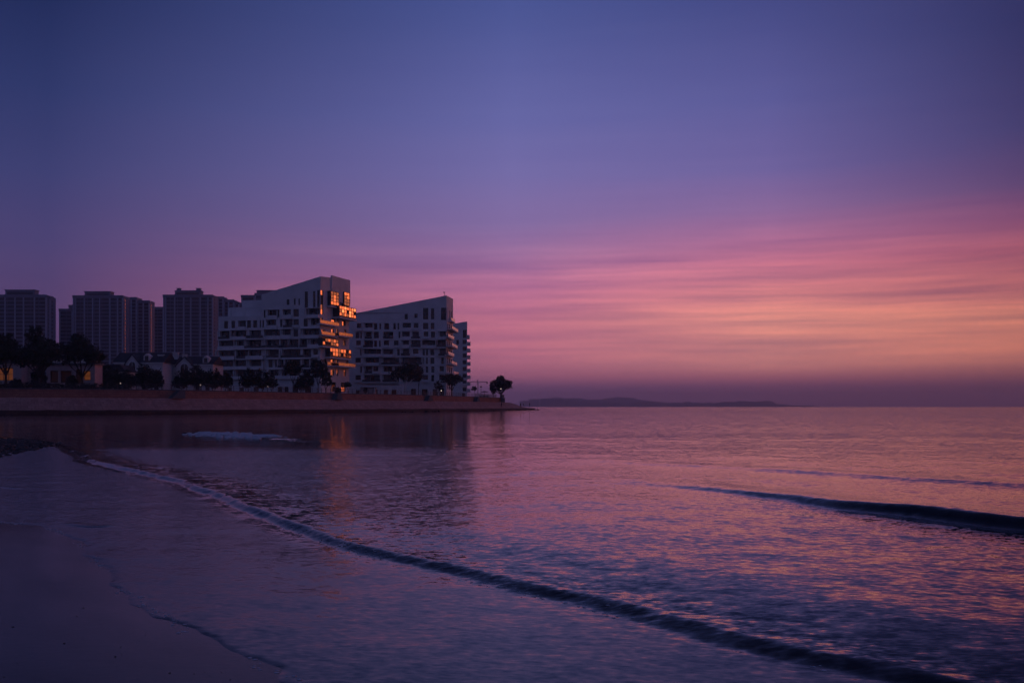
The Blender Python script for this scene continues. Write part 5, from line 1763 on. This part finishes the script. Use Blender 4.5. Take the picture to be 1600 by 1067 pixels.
ridge('headland', 6600, [(828, 631.5), (860, 627), (885, 626.5), (930, 628), (980, 629.5), (1010, 628.8), (1040, 629.6), (1075, 628), (1100, 628.6), (1120, 629.2), (1140, 627.5), (1165, 626.6), (1195, 626.4), (1207, 627.6), (1216, 632), (1235, 633.6), (1285, 634.4)], 120, 50, 9.0)
ridge('hills', 7850, [(826, 630), (850, 624), (868, 619.4), (885, 622.5), (905, 621.6), (925, 625), (945, 623), (965, 619.8), (985, 621), (1003, 625), (1030, 628), (1060, 631)], 220, 60, 5.0)
blk = [(826, 843, 623.6), (844, 866, 622.6), (866.5, 880, 622.9), (812, 826, 626.5)]
for i, (p0, p1, q) in enumerate(blk):
    Yb = 6000 + i * 40
    root = empty('far_building', ((p0 + p1 - 1600) / 2 / F * Yb, Yb, 0.2))
    tag(root, ['long hazy slab of flats at the left end of the headland', 'middle and tallest hazy slab of flats on the headland', 'hazy slab of flats at the right of the headland group', 'lowest hazy block of flats just right of the point'][i], 'building', 'hazy flats on the headland')
    hw, ht = (p1 - p0) / 2 / F * Yb, HC + (HZ - q) / F * Yb
    MB().box(-hw, hw, 0, 14, 0, ht).build('wall', M['far_block'], root)
    n = max(3, int(hw * 2 / 9))
    for z in np.arange(4, ht - 3, 3.4):
        MB().box(-hw + 1, hw - 1, -0.15, -0.01, z, z + 1.6).build('window_band', M['tower_glass'], root)
    MB().box(-hw * 0.3, hw * 0.2, 3, 9, ht + 0.01, ht + 3).build('roof_plant', M['far_block'], root)
for p, q, lab in ((1096.5, 612, 'tall thin mast on the wooded headland'), (897, 615, 'faint mast above the left hills of the headland'), (1172, 617.5, 'short faint mast near the right end of the headland')):
    Yb = 6600
    root = empty('radio_mast', ((p - 800) / F * Yb, Yb, 0))
    tag(root, lab, 'mast', 'masts on the headland')
    ht = HC + (HZ - q) / F * Yb
    wq = 1.0 if p == 1096.5 else 0.55
    MB().tube([(0, 0, 0), (0, 0, ht * 0.5), (0, 0, ht)], (wq * 1.2, wq * 0.9, wq * 0.6), 5).build('pole', M['metal'], root)
    MB().box(-wq * 1.6, wq * 1.6, -wq, wq, ht * 0.8, ht * 0.83).build('platform', M['metal'], root)


def boat(px, Y, L, label, seed, mast=0.0):
    root = empty('boat', ((px - 800) / F * Y, Y, 0))
    tag(root, label, 'boat', 'small boats far out on the water')
    hull = MB()
    secs = [(-0.5, 0.30, 0.34), (-0.2, 0.36, 0.3), (0.15, 0.32, 0.32), (0.38, 0.18, 0.4), (0.5, 0.02, 0.5)]
    rings = []
    for sx, hw, dk in secs:
        rings.append([(sx * L, -hw * L * 0.45, dk * L * 0.3), (sx * L, -hw * L * 0.3, -0.1), (sx * L, hw * L * 0.3, -0.1), (sx * L, hw * L * 0.45, dk * L * 0.3)])
    for a, b in zip(rings[:-1], rings[1:]):
        for i in range(4):
            j = (i + 1) % 4
            hull.quad(a[i], a[j], b[j], b[i])
    hull.quad(*rings[0])
    hull.build('hull', M['metal'], root)
    MB().box(-0.28 * L, 0.08 * L, -0.1 * L, 0.1 * L, 0.09 * L, 0.27 * L).build('cabin', M['cloth_d'], root)
    if mast:
        MB().tube([(0, 0, 0.2 * L), (0, 0, mast)], (0.1, 0.06), 5).build('mast', M['metal'], root)
    return root


boat(925, 1500, 3.4, 'small dark boat below the left hills of the headland', 1, 2.2)
boat(1258, 1700, 3.6, 'small dark boat off the thin spit right of the headland', 2, 2.4)
boat(1553, 1300, 2.2, 'tiny dark boat near the right edge of the sea', 3, 3.2)

# ------------------------------------------------------------------ foam, pebbles, shells
M['foam'] = mat('foam', (0.48, 0.51, 0.55), 0.6, 0.4)
def along(line, t):
    i_ = t * (len(line) - 1)
    j_ = np.minimum(i_.astype(int), len(line) - 2)
    return line[j_] + (line[j_ + 1] - line[j_]) * (i_ - j_)[:, None]


t_ = rng.uniform(0.15, 0.85, 1000)
keep = vnoise(t_ * 9, t_ * 0, 1.0, 51) + 0.5 * np.exp(-((t_ - 0.62) / 0.16) ** 2) > 0.7
t_ = t_[keep]
fp = along(L_BRK, t_) + np.column_stack([rng.normal(0, 0.5, len(t_)), rng.normal(0.6, 1.2, len(t_))])
fz = water_height(fp[:, 0], fp[:, 1])[0]
mb = MB()
for p, z in zip(fp, fz):
    r0 = rng.uniform(0.03, 0.12)
    mb.blob((p[0], p[1], z - 0.01), r0 * 2.0, r0 * 1.1, r0 * rng.uniform(0.5, 1.1), 6, 4)
o = mb.build('foam', M['foam'], None, smooth=True)
tag(o, 'pale foam on the small breaker before the sea wall', 'foam', kind='stuff')
seg_ = [(p, q) for p, q in zip(L_SAND[:-1], L_SAND[1:]) if 4.5 < p[1] < 15 and p[0] < 0]
cs = []
for p, q in seg_:
    k = int(np.linalg.norm(q - p) * 26)
    cs.append(p + (q - p) * rng.random((k, 1)) + rng.normal(0, 0.03, (k, 2)))
n_edge = sum(len(q) for q in cs)
for p, q in zip(L_BORE[:-1], L_BORE[1:]):
    if 5.0 < p[1] < 13:
        k = int(np.linalg.norm(q - p) * 30)
        tn = (q - p) / (np.linalg.norm(q - p) + 1e-9)
        out = np.array((tn[1], -tn[0]))
        cs.append(p + (q - p) * rng.random((k, 1)) + out * rng.normal(0.03, 0.05, (k, 1)))
cs = np.concatenate(cs)
cs = cs[vnoise(cs[:, 0], cs[:, 1], 1.6, 40) > 0.46]
cz = np.maximum(sand_height(cs[:, 0], cs[:, 1]), water_height(cs[:, 0], cs[:, 1])[0])
mb = MB()
for p, z in zip(cs, cz):
    r0 = rng.uniform(0.004, 0.014)
    mb.blob((p[0], p[1], z), r0 * 1.5, r0, r0 * 0.4, 6, 4)
o = mb.build('edge_foam', M['foam'], None, smooth=True)
tag(o, 'thin broken foam along the water edge on the sand', 'foam', kind='stuff')
M['pebble'] = mat('pebble', (0.05, 0.042, 0.04), 0.6, 0.3, var=0.4, vscale=2.0)
stone = MB().blob((0, 0, 0), 1, 0.8, 0.5, 6, 4)
sv_ = np.array(stone.v)
PV, PF = [], []


spit = [G(0, 686), G(60, 688), G(100, 693), G(60, 702), G(0, 714), G(-60, 722), G(-60, 684)]
sp = np.array(spit)
pq = np.column_stack([rng.uniform(sp[:, 0].min(), sp[:, 0].max(), 4000), rng.uniform(sp[:, 1].min(), sp[:, 1].max(), 4000)])
inside = np.zeros(len(pq), bool)
j = len(sp) - 1
for i in range(len(sp)):
    cross = (sp[i, 1] > pq[:, 1]) != (sp[j, 1] > pq[:, 1])
    inside ^= cross & (pq[:, 0] < (sp[j, 0] - sp[i, 0]) * (pq[:, 1] - sp[i, 1]) / (sp[j, 1] - sp[i, 1] + 1e-12) + sp[i, 0])
    j = i
pq = pq[inside][:1100]
pr = rng.uniform(0.04, 0.13, len(pq))
fewer = np.array([G(a, b) for a, b in ((5, 942), (130, 952), (28, 1046), (380, 1062), (218, 1002), (265, 1055), (60, 890), (20, 985), (180, 1030), (100, 1010))])
bits = np.column_stack([rng.uniform(-7, -0.9, 1200), rng.uniform(5.0, 13, 1200)])
bits = bits[line_dist(bits[:, 0], bits[:, 1], L_SAND)[0] < -0.15]
pq = np.vstack([pq, fewer, bits])
pr = np.concatenate([pr, rng.uniform(0.003, 0.009, len(fewer)), rng.uniform(0.0015, 0.005, len(bits))])
pz = sand_height(pq[:, 0], pq[:, 1])
for (x, y), z, r0 in zip(pq, pz, pr):
    a = rng.uniform(0, 6.28)
    R2_ = np.array(((math.cos(a), -math.sin(a), 0), (math.sin(a), math.cos(a), 0), (0, 0, 1)))
    n = len(PV) * len(sv_)
    PV.append((sv_ * r0 * rng.uniform(0.7, 1.3, 3)) @ R2_.T + (x, y, z + r0 * 0.15))
    PF.extend([tuple(i + n for i in f) for f in stone.f])
me = bpy.data.meshes.new('pebbles')
me.from_pydata([tuple(v) for v in np.concatenate(PV)], [], PF)
me.materials.append(M['pebble'])
o = link_mesh('pebbles', me)
tag(o, 'dark pebbles strewn over the sand spit at the left edge', 'pebbles', kind='stuff')

# ------------------------------------------------------------------ haze over the bay
hm = bpy.data.materials.new('sea_haze')
hm.use_nodes = True
t = NT(hm.node_tree)
pv = t.new('ShaderNodeVolumePrincipled')
pv.inputs['Color'].default_value = (0.80, 0.84, 0.99, 1)
pv.inputs['Density'].default_value = 0.00022
pv.inputs['Anisotropy'].default_value = 0.45
ho = t.new('ShaderNodeOutputMaterial')
t.link(pv.outputs[0], ho.inputs['Volume'])
haze = MB().box(-6600, 6600, -300, 8300, -3.2, 112).build('haze', hm)
tag(haze, kind='stuff')
haze.visible_shadow = True
